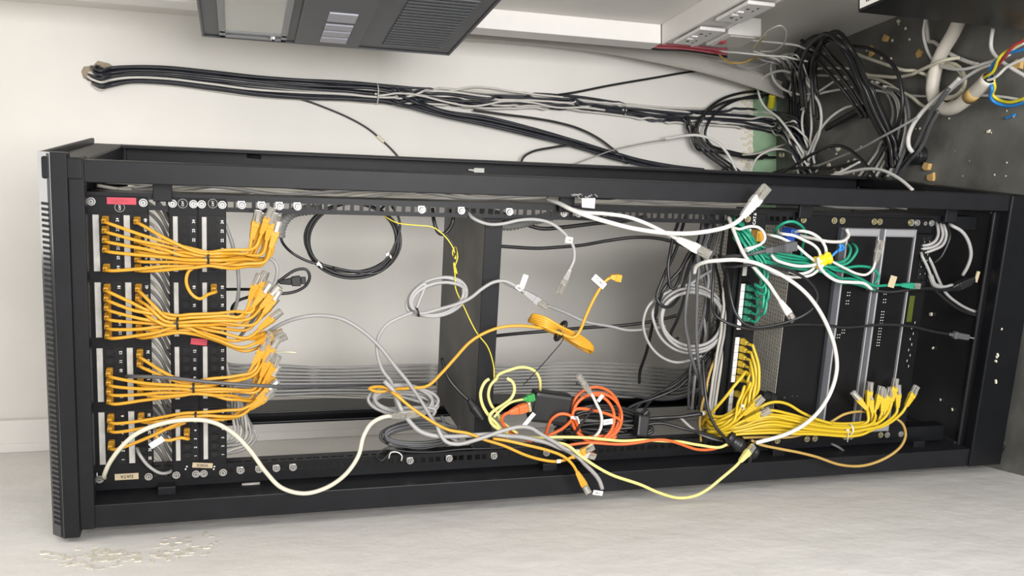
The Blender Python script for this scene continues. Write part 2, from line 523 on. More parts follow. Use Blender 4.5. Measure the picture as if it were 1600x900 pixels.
# loose white switch plate box hanging under the trunking
sb = empty('switch_box', Matrix.Translation(XP(1142, 62, 0.745)), 'white surface socket box with red rocker hanging under the trunking', 'socket')
bp = XP(1142, 62, 0.742)
MB().box((bp.x - 0.004, bp.y - 0.06, bp.z - 0.055), (bp.x + 0.045, bp.y + 0.06, bp.z + 0.042)).build('back_box', M['trunk'], sb, bevel=0.004)
MB().box((bp.x - 0.007, bp.y - 0.05, bp.z - 0.042), (bp.x - 0.003, bp.y + 0.05, bp.z + 0.030)).build('faceplate', M['greypvc'], sb, bevel=0.002)
MB().box((bp.x - 0.012, bp.y - 0.008, bp.z + 0.018), (bp.x - 0.006, bp.y + 0.014, bp.z + 0.030)).build('rocker', M['wirered'], sb, bevel=0.001)

# the trunking lid that has sprung off and bows down the corner to the floor
lid_pts = [(690, 50), (760, 54), (867, 63), (960, 75), (1040, 90), (1107, 105), (1180, 127), (1222, 142)]
lid_o = [0.06, 0.06, 0.065, 0.075, 0.085, 0.095, 0.09, 0.08]
q = [W(a, b, o) for (a, b), o in zip(lid_pts, lid_o)]
qs = smooth(q, 0.03)
lm = MB()
vs, fs = [], []
for i, p in enumerate(qs):
    wd = 0.044 + 0.008 * i / len(qs)
    e = V((-0.97, -0.24, 0.0)).normalized()
    nn = V((-0.24, 0.97, 0.0)).normalized()
    for (a, b) in ((-1, 0.0), (1, 0.0), (1, 0.004), (0.9, 0.010), (0.9, 0.0025), (-0.9, 0.0025), (-0.9, 0.010), (-1, 0.010)):
        vs.append(p + e * (a * wd / 2) + nn * b * -1)
m_ = 8
for i in range(len(qs) - 1):
    for k in range(m_):
        fs.append((i * m_ + k, i * m_ + (k + 1) % m_, (i + 1) * m_ + (k + 1) % m_, (i + 1) * m_ + k))
fs += [tuple(range(m_))[::-1], tuple((len(qs) - 1) * m_ + k for k in range(m_))]
tag(lm.add(vs, fs).build('trunking_cover', M['greypvc']), 'long grey-white plastic trunking lid bowed away from the back wall corner', 'trunking lid')

# ------------------------------------------------------------------ control panel on the right wall
fp = empty('alarm_control_unit', Matrix.Translation((XR, 0.3, 1.16)), 'slate grey wall control panel with window, four keys and a louvred grille', 'control panel')
FX = 0.65
def fbox(y0, y1, z0, z1, d0, d1):
    return MB().box((FX - d1, min(y0, y1), min(z0, z1)), (FX - d0, max(y0, y1), max(z0, z1)))
MB().box((FX + 0.012, 0.06, 1.168), (XR, 0.521, 1.727)).build('housing', M['firebody'], fp, bevel=0.004)
fc = MB().box((FX, 0.06, 1.165), (FX + 0.014, 0.524, 1.730))
fc.box((FX - 0.004, 0.06, 1.165), (FX, 0.524, 1.171)).box((FX - 0.004, 0.518, 1.165), (FX, 0.524, 1.730)).box((FX - 0.004, 0.06, 1.724), (FX, 0.524, 1.730))
fc.build('front_cover', M['firebody'], fp, bevel=0.002)
wy0, wy1, wz0, wz1 = 0.16, 0.498, 1.548, 1.692
wf = MB()
for a in ((wy0, wy1, wz0, wz0 + 0.014), (wy0, wy1, wz1 - 0.014, wz1), (wy1 - 0.016, wy1, wz0, wz1), (wy0, wy0 + 0.016, wz0, wz1), (wy1 - 0.05, wy1 - 0.036, wz0, wz1)):
    wf.box((FX - 0.008, a[0], a[2]), (FX, a[1], a[3]))
wfo = wf.build('window_frame', M['firegrey'], fp, bevel=0.0015)
MB().box((FX - 0.003, wy0 + 0.016, wz0 + 0.014), (FX - 0.0015, wy1 - 0.05, wz1 - 0.014)).build('window_card', M['paper'], fp)
MB().box((FX - 0.006, wy0 + 0.01, wz0 + 0.01), (FX - 0.0045, wy1 - 0.04, wz1 - 0.01)).build('glass', M['glass'], fp)
lk = V((FX - 0.008, wy1 - 0.030, wz0 + 0.030))
MB().cyl(lk + V((0.003, 0, 0)), lk + V((-0.006, 0, 0)), 0.008, 0.007, 16).build('lock', M['steel'], fp, smooth=False, bevel=0.001)
MB().cyl(lk + V((-0.006, 0, 0)), lk + V((-0.0066, 0, 0)), 0.0042, None, 12).build('keyhole', M['hole'], fp)
kb = MB().box((FX - 0.005, 0.06, 1.385), (FX, 0.515, 1.53))
kb.build('key_board', M['firebody'], fp, bevel=0.002)
for i in range(4):
    yy = 0.474 - 0.052 * i - (0.012 if i == 3 else 0)
    MB().box((FX - 0.0085, yy - 0.040 - (0.02 if i == 3 else 0), 1.418), (FX - 0.004, yy, 1.476)).build('key', M['button'], fp, bevel=0.0015)
gr = MB()
for i in range(19):
    y = 0.10 + 0.0205 * i
    gr.box((FX - 0.0035, y, 1.20), (FX, y + 0.010, 1.335))
gr.build('grille', M['firebody'], fp, bevel=0.001)

# ------------------------------------------------------------------ black tower on the floor by the right wall
bc = XP(1340, 20, 0.63)
tw = empty('computer_tower', Matrix.Translation((0.70, -0.35, 0)), 'black floor-standing tower case with a white sheet on top, beside right wall', 'computer')
zt = bc.z
MB().box((0.63, bc.y - 0.46, 0.012), (0.795, bc.y, zt)).build('case', M['device'], tw, bevel=0.003)
MB().box((0.636, bc.y - 0.44, zt), (0.790, bc.y - 0.008, zt + 0.0015)).build('white_sheet', M['white'], tw)
lt = MB()
for i in range(2):
    for j in range(4):
        lt.box((0.643 + 0.010 * i, bc.y - 0.030 - 0.006 * j, zt + 0.0015), (0.650 + 0.010 * i, bc.y - 0.027 - 0.006 * j + 0.001 * (j % 2), zt + 0.0019))
lt.build('print', M['black_ink'], tw)
for (a, b) in ((0.645, -0.03), (0.78, -0.03), (0.645, -0.42), (0.78, -0.42)):
    MB().cyl((a, bc.y + b, 0), (a, bc.y + b, 0.014), 0.012).build('foot', M['blackp'], tw)

# ================================================================== the rack (built in rack axes, X right, Y in, Z up)
rk = empty('server_rack', RM, 'tall open-sided charcoal rack cabinet full of cables in the corner', 'server rack')
def rb():
    return MB(RM)
FY, RY = -0.047, 0.47
# posts: open box sections
for s in (-1, 1):
    b = rb()
    xo, xi = 0.30 * s, (0.266 if s > 0 else -0.26)
    b.box((min(xo, xi), FY, 0.05), (max(xo, xi), FY + 0.012, 1.885))
    b.box((min(xi, xi + 0.003 * s), FY + 0.01, 0.05), (max(xi, xi + 0.003 * s), FY + (0.085 if s > 0 else 0.145), 1.885))
    b.box((min(xo, xo - 0.008 * s), FY + 0.004, 0.05), (max(xo, xo - 0.008 * s), FY + 0.03, 1.885))
    b.build('front_post', M['frame'], rk, bevel=0.003)
    b = rb()
    b.box((min(xo, xi), RY - 0.012, 0.05), (max(xo, xi), RY, 1.885))
    b.box((min(xi, xi + 0.003 * s), RY - 0.085, 0.05), (max(xi, xi + 0.003 * s), RY - 0.01, 1.885))
    b.box((min(xo, xo - 0.006 * s), RY - 0.05, 0.05), (max(xo, xo - 0.006 * s), RY - 0.005, 1.885))
    b.build('rear_post', M['frame2'] if s < 0 else M['frame'], rk, bevel=0.003)
    # side rails top and bottom joining the posts
    b = rb()
    b.box((min(xo, xo - 0.028 * s), FY + 0.02, 1.875), (max(xo, xo - 0.028 * s), RY - 0.004, 1.932))
    b.build('side_rail', M['frame'], rk, bevel=0.003)
    b = rb()
    b.box((min(xo, xo - 0.028 * s), FY + 0.02, 0.045), (max(xo, xo - 0.028 * s), RY - 0.004, 0.10))
    b.build('side_rail', M['frame2'], rk, bevel=0.003)
    cb = rb().box((min(xo * 1.012, xo - 0.03 * s), FY - 0.006, 1.878), (max(xo * 1.012, xo - 0.03 * s), FY + 0.05, 1.934))
    if s > 0: cb.build('corner_cap', M['frame'], rk, bevel=0.003)
# top cover: front profile with a 45 degree chamfer that carries the vents
pr = [(FY - 0.010, 1.898), (FY - 0.010, 1.9215), (FY + 0.0095, 1.940), (RY, 1.940), (RY, 1.932), (FY + 0.02, 1.932), (FY + 0.02, 1.898)]
rb().prism([(-0.310, y, z) for y, z in pr], (0.620, 0, 0)).build('top_cover', M['frame'], rk, bevel=0.002)
rb().box((-0.300, FY - 0.004, 1.876), (0.300, FY + 0.02, 1.899)).build('top_front_beam', M['frame'], rk, bevel=0.002)
rb().prism([(-0.310, y, z) for y, z in ((FY - 0.0102, 1.921), (FY + 0.010, 1.9412), (FY + 0.012, 1.9405), (FY - 0.008, 1.919))], (0.620, 0, 0)).build('chamfer', M['gloss'], rk)
vs_ = rb()
for i in range(62):
    x = 0.232 - 0.00850 * i
    c = V((x, FY + 0.001, 1.9325))
    vs_.taper(c + V((0, -0.0062, -0.0062)), c + V((0, 0.0052, 0.0052)), (0, -1, 1), 0.0042, 0.0012, 0.0042, 0.0012)
vs_.build('vent_slots', M['slot'], rk)
rb().box((-0.296, RY - 0.02, 1.87), (0.296, RY - 0.004, 1.932)).build('top_rear_beam', M['frame2'], rk, bevel=0.002)
# base
b = rb().box((-0.300, FY - 0.006, 0.020), (0.300, FY + 0.02, 0.108))
b.build('base_beam', M['frame2'], rk, bevel=0.003)
b = rb().box((-0.300, RY - 0.02, 0.020), (0.300, RY, 0.10))
b.build('base_beam', M['frame2'], rk, bevel=0.003)
b = rb().box((-0.270, FY + 0.02, 0.096), (0.270, RY - 0.02, 0.104))
b.box((-0.262, FY + 0.035, 0.104), (-0.256, RY - 0.03, 0.118)).box((0.256, FY + 0.035, 0.104), (0.262, RY - 0.03, 0.118))
b.box((-0.262, FY + 0.03, 0.104), (0.262, FY + 0.036, 0.112))
b.build('base_plate', M['tray'], rk, bevel=0.002)
for sx in (-1, 1):
    for y in (FY + 0.03, RY - 0.03):
        rb().cyl((0.265 * sx, y, 0), (0.265 * sx, y, 0.022), 0.022, 0.018, 16).build('foot', M['blackp'], rk)
# front mounting rails with square holes
HOLE = 0.0095
RO = {1: 0.2475, -1: -0.2545}
def holes_z():
    out = []
    u = 0
    z = 1.88
    while z > 0.24:
        for o in (0.00635, 0.02223, 0.0381):
            out.append(z - o)
        z -= 0.04445
    return out
HZ = holes_z()
for s in (-1, 1):
    zs = [0.14]
    for z in sorted(HZ):
        zs += [z - HOLE / 2, z + HOLE / 2]
    zs.append(1.888)
    xs = sorted([0.2203 * s, (0.23255 - HOLE / 2) * s, (0.23255 + HOLE / 2) * s, RO[s]])
    op = {(1, j) for j in range(1, len(zs) - 1, 2)}
    b = rb().sheet((0, 0, 0), (1, 0, 0), (0, 0, 1), 0, 0, (xs, zs, op), 0.002, (0, 1, 0))
    # inner and outer return flanges; slots in the inner one of the left rail
    ys = [0.002, 0.007, 0.012, 0.03]
    zz = [0.14]
    for z in sorted(HZ):
        zz += [z - 0.0055, z + 0.0055]
    zz.append(1.888)
    op2 = {(1, j) for j in range(1, len(zz) - 1, 2)} if s < 0 else set()
    b.sheet((0.2203 * s, 0, 0), (0, 1, 0), (0, 0, 1), 0, 0, (ys, zz, op2), 0.002, (s, 0, 0))
    b.box((min(RO[s], RO[s] - 0.002 * s), 0.002, 0.14), (max(RO[s], RO[s] - 0.002 * s), 0.04, 1.888))
    b.build('mounting_rail', M['frame2'], rk)
    # rear rail, plain angle
    b = rb().box((min(0.2203 * s, 0.254 * s), 0.43, 0.14), (max(0.2203 * s, 0.254 * s), 0.433, 1.888))
    b.box((min(0.252 * s, 0.255 * s), 0.40, 0.14), (max(0.252 * s, 0.255 * s), 0.431, 1.888))
    if s > 0: b.build('rear_rail', M['frame2'], rk)
    # brackets between rail and post
    for z in (1.768, 1.08, 0.575, 0.22):
        b = rb()
        x0, x1 = (0.236, 0.268) if s > 0 else (-0.262, -0.247)
        b.box((x0, -0.014 if s > 0 else -0.02, z - 0.0145), (x1, -0.0055 if s > 0 else 0.02, z + 0.0145))
        b.build('rail_bracket', M['frame'], rk, bevel=0.0015)
# dark slot in the rear right post and bright slots in the left side
def slot(p0, p1, r, m):
    b = rb()
    b.tube([p0, p1], r, 8)
    return b.build('post_slot', m, rk, smooth=True)
slot(K(386, 243.5, RY - 0.013), K(408, 245.5, RY - 0.013), 0.0045, M['slot'])
for (x, y) in ((392, 756.5),):
    slot(K(x - (14 if x < 800 else 10), y + (1 if x < 800 else 0), 0.0), K(x + (14 if x < 800 else 10), y - 1, 0.0), 0.0030, M['lgrey'])
# loose cage screws left in the rails
def screw(b, c, r=0.0052):
    c = V(c)
    b.cyl(c, c + V((0, -0.0016, 0)), r * 1.25, None, 14)
    b.cyl(c + V((0, -0.0016, 0)), c + V((0, -0.0042, 0)), r, r * 0.72, 14)
def crossmark(b, c, r=0.0052):
    c = V(c) + V((0, -0.0043, 0))
    b.box(c + V((-r * 0.5, -0.0002, -0.0004)), c + V((r * 0.5, 0.0001, 0.0004)))
    b.box(c + V((-0.0004, -0.0002, -r * 0.5)), c + V((0.0004, 0.0001, r * 0.5)))
def screw_part(parent, c, m='steel', r=0.0052):
    b = rb(); screw(b, c, r)
    o = b.build('screw', M[m], parent)
    b = rb(); crossmark(b, c, r)
    b.build('screw_recess', M['hole'], o)
def cage(px, py, s):
    c = K(px, py, 0.0)
    c.x = 0.23255 * s
    b = rb()
    b.box(c + V((-0.0020, -0.0010, 0.0048)), c + V((0.0062, 0.0, 0.0066)))
    b.box(c + V((0.0046, -0.0010, -0.0046)), c + V((0.0066, 0.0, 0.0066)))
    b.build('cage_nut', M['steel'], rk)
    screw_part(rk, c)
for px, py, s in ((378, 322, 1), (409, 323, 1), (437, 324, 1), (465, 324, 1), (659, 330, 1), (721, 331, 1), (796, 333, 1), (881, 335, 1), (904, 335, 1),
                  (376, 734, -1), (405, 732, -1), (432, 730, -1), (458, 729, -1), (641, 717, -1), (702, 714, -1), (772, 710, -1), (854, 707, -1)):
    cage(px, py, s)
for px, py in ((1444, 349), (1424, 348)):
    screw_part(rk, K(px, py, -0.002), 'steel', 0.0058)

# shelf across the middle
sh = empty('rack_shelf', RM @ Matrix.Translation((0, 0, 1.2)), 'dusty dark grey metal shelf across the middle of the rack', 'shelf')
b = rb().box((-0.219, 0.0, 1.2265), (0.219, 0.33, 1.229))
b.build('tray', M['shelf'], sh)
rb().box((-0.219, -0.002, 1.196), (0.219, 0.0005, 1.229)).build('front_lip', M['frame'], sh, bevel=0.001)
for s in (-1, 1):
    rb().prism([(0.2195 * s, 0.0, 1.229), (0.2195 * s, 0.33, 1.229), (0.2195 * s, 0.33, 1.20), (0.2195 * s, 0.06, 1.15), (0.2195 * s, 0.0, 1.15)], (-0.0015 * s, 0, 0)).build('side_bracket', M['frame2'], sh)

# ------------------------------------------------------------------ patch panels
XG = [0.2046 - 0.1092 * (i // 6) - 0.0153 * (i % 6) for i in range(24)]     # port 24 ... port 1
JACK = None
def jack(parent, x, z):
    """one dark socket, set 1.5 mm proud of the panel; copies share the mesh"""
    global JACK
    if JACK is None:
        b = MB()
        b.box((-0.0068, -0.0022, -0.0070), (-0.0050, 0, 0.0070)).box((0.0050, -0.0022, -0.0070), (0.0068, 0, 0.0070))
        b.box((-0.0050, -0.0022, 0.0045), (0.0050, 0, 0.0070)).box((-0.0050, -0.0022, -0.0070), (-0.0022, 0, -0.0040)).box((0.0022, -0.0022, -0.0070), (0.0050, 0, -0.0040))
        JACK = (b.build('jack', M['panel2'], None, origin=I4), MB().box((-0.0052, -0.0004, -0.0066), (0.0052, 0, 0.0047)).build('jack_opening', M['hole'], None, origin=I4))
        j, h = JACK
    else:
        j, h = JACK[0].copy(), JACK[1].copy()
        C.objects.link(j); C.objects.link(h)
    j.parent = parent; j.matrix_basis = ROOTM[parent.name].inverted() @ RM @ Matrix.Translation((x, -0.004, z))
    h.parent = j; h.matrix_basis = I4
def panel(name_label, top, units, rows, strip_offs, port_offs, num_offs, nums, screw_off):
    z1 = top; z0 = top - 0.04445 * units + 0.0006
    o = empty('patch_bay', RM @ Matrix.Translation((0, 0, z0)), name_label, 'patch panel')
    b = rb().box((-0.2413, -0.0028, z0), (0.2413, -0.0002, z1)).box((-0.2413, -0.0045, z1 - 0.0012), (0.2413, -0.0028, z1))
    b.box((-0.219, -0.0002, z0), (0.219, 0.028, z0 + 0.0015))
    b.build('face', M['panel'], o, bevel=0.0006)
    num = rb()
    for r in range(rows):
        for g in range(4):
            xa, xb = XG[g * 6] + 0.0092, XG[g * 6 + 5] - 0.0092
            m = rb().box((xb, -0.0040, z1 - num_offs[r] - 0.005), (xa, -0.0026, z1 - strip_offs[r][0] + 0.003))
            m.build('jack_module', M['panel2'], o, bevel=0.0005)
            rb().box((xb + 0.002, -0.0052, z1 - strip_offs[r][1]), (xa - 0.002, -0.0038, z1 - strip_offs[r][0])).build('label_strip', M['strip'], o)
        for i in range(24):
            jack(o, XG[i], z1 - port_offs[r])
            num.text(str(nums[r] - i), (XG[i] - 0.0005, -0.0043, z1 - num_offs[r]), (1, 0, 0), (0, 0, 1), 0.0062)
    num.build('port_numbers', M['ink'], o)
    for s in (-1, 1):
        for so in screw_off:
            screw_part(o, (0.23255 * s, -0.0045, z1 - so))
    return o
pA = panel('two-row 48-port black patch panel at the very top of the rack', 1.88, 2, 2, ((0.0075, 0.0165), (0.053, 0.062)), (0.027, 0.0735), (0.0435, 0.0852), (24, 48), (0.00635, 0.08255))
pB = panel('upper of the two single-row 24-port black patch panels', 1.7598, 1, 1, ((0.0065, 0.0135),), (0.0245,), (0.0378,), (24,), (0.00635, 0.0381))
pC = panel('lower single-row 24-port black patch panel, above the open gap', 1.71535, 1, 1, ((0.0065, 0.0135),), (0.0245,), (0.0378,), (24,), (0.00635, 0.0381))
def ringmark(o, px, py, txt):
    c = K(px, py, -0.0032)
    b = rb().ring(c, (0, 1, 0), 0.0072, 0.00035, 24, 4)
    b.text(txt, c + V((0, -0.0002, 0)), (1, 0, 0), (0, 0, 1), 0.0045)
    b.build('category_mark', M['ink'], o)
ringmark(pA, 187, 324, 'CAT'); ringmark(pB, 285.5, 318, 'CAT'); ringmark(pC, 332.5, 318, 'CAT')
def sticker(parent, px, py, w, h, m, txt=None, tilt=0.0, size=0.006, tm='black_ink', turn=False, up=None):
    """adhesive label; w along the height of the rack, h across"""
    c = K(px, py, -0.0052)
    ax = V((math.sin(tilt), 0, -math.cos(tilt))); ay = V((math.cos(tilt), 0, math.sin(tilt)))
    o = rb().prism([c - ax * w / 2 - ay * h / 2, c + ax * w / 2 - ay * h / 2, c + ax * w / 2 + ay * h / 2, c - ax * w / 2 + ay * h / 2], (0, -0.0004, 0)).build('sticker', M[m], parent)
    if txt:
        rb().text(txt, c + V((0, -0.0008, 0)), -ax, -ay, size).build('lettering', M[tm], o)
    return o
sticker(pA, 190, 314, 0.043, 0.011, 'red')
o_ = rb()
for i in range(9):
    c = K(178 + 2.7 * i, 314.2 + 0.8 * (i % 2), -0.0060)
    o_.box(c + V((-0.001, -0.0002, -0.0007)), c + V((0.001, 0, 0.0007)))
o_.build('faded_writing', M['wirered'], pA)
sticker(pC, 311, 534, 0.026, 0.011, 'red', tilt=-0.12)
sticker(pA, 198, 744.5, 0.037, 0.011, 'tan', 'DATA', 0.0, 0.0075)
sticker(pC, 316.5, 727, 0.033, 0.009, 'tan', 'VOICE', -0.10, 0.0065)
for px, py in ((290, 733), (334, 733), (292, 729), (335, 729)):
    c = K(px, py, -0.0034)
    rb().box(c + V((-0.0012, -0.0002, -0.0012)), c + V((0.0012, 0, 0.0012))).build('panel_mark', M['ink'], pB if px < 310 else pC)
for i in range(6):
    c = K(143 + 2.2 * i, 755 - 3.4 * i, -0.0034)
    if i < 5:
        rb().box(c + V((-0.003, -0.0002, -0.0007)), c + V((0.003, 0, 0.0007))).build('panel_mark', M['ink'], pA)

# lower 24-port panel (category six)
pD = empty('patch_bay', RM @ Matrix.Translation((0, 0, 0.67)), 'low 24-port black patch panel holding green and yellow cords above the perforated unit', 'patch panel')
b = rb().box((-0.2413, -0.0028, 0.6555), (0.2413, -0.0002, 0.7155)).box((-0.219, -0.0002, 0.712), (0.219, 0.035, 0.7155)).box((-0.219, -0.012, 0.7035), (0.219, -0.0028, 0.7070))
b.build('face', M['panel'], pD, bevel=0.0006)
for g in range(4):
    xa, xb = XG[g * 6] + 0.0092, XG[g * 6 + 5] - 0.0092
    rb().box((xb, -0.010, 0.6785), (xa, -0.0026, 0.7025)).build('jack_module', M['panel2'], pD, bevel=0.0008)
    st = rb().box((xb + 0.001, -0.0125, 0.6930), (xa - 0.001, -0.0098, 0.7015)).build('label_strip', M['white'], pD)
    bl = rb()
    for i in range(1, 6):
        x = xb + (xa - xb) * i / 6
        bl.box((x - 0.0004, -0.0128, 0.6930), (x + 0.0004, -0.0124, 0.7015))
    bl.build('divider', M['black_ink'], st)
for i in range(24):
    jack(pD, XG[i], 0.686)
rb().text('CAT.6', K(1179, 342, -0.0034), (1, 0, 0), (0, 0, 1), 0.0085).build('lettering', M['ink'], pD)
screw_part(pD, K(1168, 342, -0.003), 'brass'); screw_part(pD, (-0.23255, -0.003, 0.69), 'brass')

# ------------------------------------------------------------------ rack units at the bottom
def ears(o, z0, z1, m):
    rb().box((-0.2413, -0.003, z0), (0.2413, -0.0002, z1)).build('front_plate', M[m], o, bevel=0.0006)
# perforated unit
uA = empty('rack_unit', RM @ Matrix.Translation((0, 0, 0.49)), 'black rack unit with a grey perforated top, uppermost of the bottom units', 'rack unit')
ears(uA, 0.4875, 0.586, 'device')
pt = rb()
nx, ny = 50, 40
xs = [-0.215]; ys = [0.0]
px_ = 0.43 / nx; py_ = 0.36 / ny
for i in range(nx):
    xs += [-0.215 + px_ * (i + 0.28), -0.215 + px_ * (i + 0.72)]
xs.append(0.215)
for j in range(ny):
    ys += [py_ * (j + 0.28), py_ * (j + 0.72)]
ys.append(0.36)
op = {(2 * i + 1, 2 * j + 1) for i in range(nx) for j in range(ny)}
pt.sheet((0, 0, 0.588), (1, 0, 0), (0, 1, 0), 0, 0, (xs, ys, op), 0.0012, (0, 0, -1))
pt.build('perforated_lid', M['perf'], uA)
rb().box((-0.215, 0.0, 0.489), (0.215, 0.36, 0.575)).build('body', M['device'], uA)
rb().box((-0.205, -0.014, 0.494), (-0.190, -0.003, 0.502)).build('handle', M['device'], uA, bevel=0.002)
for s in (-1, 1):
    screw_part(uA, (0.23255 * s, -0.004, 0.572), 'brass'); screw_part(uA, (0.23255 * s, -0.004, 0.500), 'brass')
mk = rb()
for px, py, t in ((1226, 621, '0'), (1238, 619, 'I'), (1246, 619, '1'), (1213, 640, '0')):
    mk.text(t, K(px, py, -0.0036), (1, 0, 0), (0, 0, 1), 0.007)
mk.build('lettering', M['dgrey'], uA)
def ups(z1, label, txt, dots):
    z0 = z1 - 0.0895
    o = empty('rack_unit', RM @ Matrix.Translation((0, 0, z0)), label, 'rack unit')
    ears(o, z0, z1, 'device')
    rb().box((-0.2165, 0.0, z0 + 0.002), (0.2165, 0.40, z1 - 0.004)).build('body', M['device'], o)
    rb().box((-0.214, -0.014, z0 + 0.001), (0.214, -0.003, z1 - 0.001)).build('front_panel', M['device'], o, bevel=0.003)
    x0, x1 = -0.2195, 0.2195
    rb().prism([(x0, -0.003, z1), (x0, -0.013, z1 - 0.0005), (x0, -0.021, z1 - 0.0085), (x0, -0.014, z1 - 0.0095), (x0, -0.003, z1 - 0.0095)], (x1 - x0, 0, 0)).build('sloping_edge', M['firebody'], o, bevel=0.001)
    f = rb().box((x0, -0.0222, z1 - 0.0125), (x1, -0.003, z1 - 0.0085))
    f.build('bright_edge', M['silver'], o, bevel=0.0012)
    f = rb().box((0.203, -0.0215, z0), (0.2195, -0.003, z1 - 0.0085))
    f.build('bezel_side', M['silver'], o, bevel=0.004)
    f = rb().box((-0.2195, -0.0205, z0), (-0.205, -0.003, z1 - 0.0085))
    f.build('bezel_side', M['firegrey'], o, bevel=0.004)
    f = rb().box((x0, -0.0195, z0), (x1, -0.003, z0 + 0.003))
    f.build('lower_edge', M['silver'], o, bevel=0.001)
    rb().text(txt, K(*dots[0], -0.0145), (1, 0, 0), (0, 0, 1), 0.0085).build('lettering', M['ink'], o)
    d = rb()
    for (px, py, nx_, nz_) in dots[1:]:
        for i in range(nx_):
            for j in range(nz_):
                c = K(px, py, -0.0143) + V((-0.0062 * i, 0, 0.0052 * j))
                d.box(c + V((-0.0009, -0.0003, -0.0009)), c + V((0.0009, 0.0001, 0.0009)))
    d.build('indicator_dots', M['ink'], o)
    for s in (-1, 1):
        screw_part(o, (0.23255 * s, -0.004, z1 - 0.00635), 'brass'); screw_part(o, (0.23255 * s, -0.004, z0 + 0.0065), 'brass')
    return o
ups(0.4870, 'upper of the two silver-framed black rack units', '800E', ((1297, 527), (1328, 457, 2, 2), (1326, 470, 2, 2), (1320, 511, 3, 2), (1312, 523, 2, 2)))
ups(0.3965, 'lower of the two silver-framed black rack units', 'ES 800E', ((1354, 522), (1385, 455, 2, 2), (1384, 468, 2, 2), (1381, 487, 5, 2), (1377, 513, 7, 2)))
uD = empty('rack_unit', RM @ Matrix.Translation((0, 0, 0.25)), 'thin black rack unit with a small green display and rows of keys', 'rack unit')
ears(uD, 0.2555, 0.3050, 'device')
rb().box((-0.2165, 0.0, 0.259), (0.2165, 0.18, 0.302)).build('body', M['device'], uD)
rb().box((-0.21, -0.012, 0.257), (0.21, -0.003, 0.3045)).build('front_panel', M['device'], uD, bevel=0.002)
c0, c1 = K(1416, 462, -0.0125), K(1412, 503, -0.0125)
lo = V((min(c0.x, c1.x), -0.0135, 0.283)); hi = V((max(c0.x, c1.x), -0.0118, 0.296))
rb().box(lo, hi).build('display', M['lcd'], uD, bevel=0.0005)
for i in range(8):
    for j in range(2):
        x = 0.20 - 0.0135 * i
        rb().box((x - 0.0054, -0.0140, 0.2615 + 0.0125 * j), (x + 0.0054, -0.0118, 0.2725 + 0.0125 * j)).build('key', M['panel2'], uD, bevel=0.0008)
d = rb()
for i in range(12):
    c = V((0.195 - 0.0135 * (i // 2) - 0.001 * (i % 3), -0.0143, 0.267 + 0.0125 * (i % 2)))
    d.box(c + V((-0.001, -0.0002, -0.0006)), c + V((0.001, 0, 0.0006)))
for i in range(9):
    c = V((0.02 - 0.012 * i, -0.0124, 0.273 + 0.006 * (i % 2)))
    d.box(c + V((-0.0025, -0.0002, -0.0005)), c + V((0.0025, 0, 0.0005)))
d.build('print', M['ink'], uD)
for s in (-1, 1):
    rb().box((min(0.21 * s, 0.242 * s), -0.006, 0.257), (max(0.21 * s, 0.242 * s), -0.003, 0.304)).build('ear_cover', M['device'], uD, bevel=0.003)
    screw_part(uD, (0.23255 * s, -0.006, 0.298)); screw_part(uD, (0.23255 * s, -0.006, 0.262))

# ================================================================== cords in the patch panels
OUT = RM.to_3x3() @ V((0, -1, 0))
DOWN = V((0, 0, -1))
ZROW = {'A': 1.853, 'B': 1.8065, 'p': 1.7353, 'q': 1.69085, 'd': 0.686}
def port(row, n):
    return V((XG[(48 if row == 'B' else 24) - n], -0.004, ZROW[row]))
def boot_in(parent, p, m, d=(0, 1, 0)):
    """boot of a plug pushed into the panel at p (rack axes)"""
    b = MB(RM)
    d = V(d).normalized()
    q = V(p)
    b.taper(q, q - d * 0.012, (0, 0, 1), 0.0118, 0.0092, 0.0122, 0.0098)
    b.taper(q - d * 0.012, q - d * 0.027, (0, 0, 1), 0.0118, 0.0094, 0.0074, 0.0072)
    b.build('boot', m, parent, bevel=0.0016)
ROWN = {'A': 'upper row of the top panel', 'B': 'lower row of the top panel', 'p': 'upper single-row panel', 'q': 'lower single-row panel', 'd': 'low green and yellow panel'}
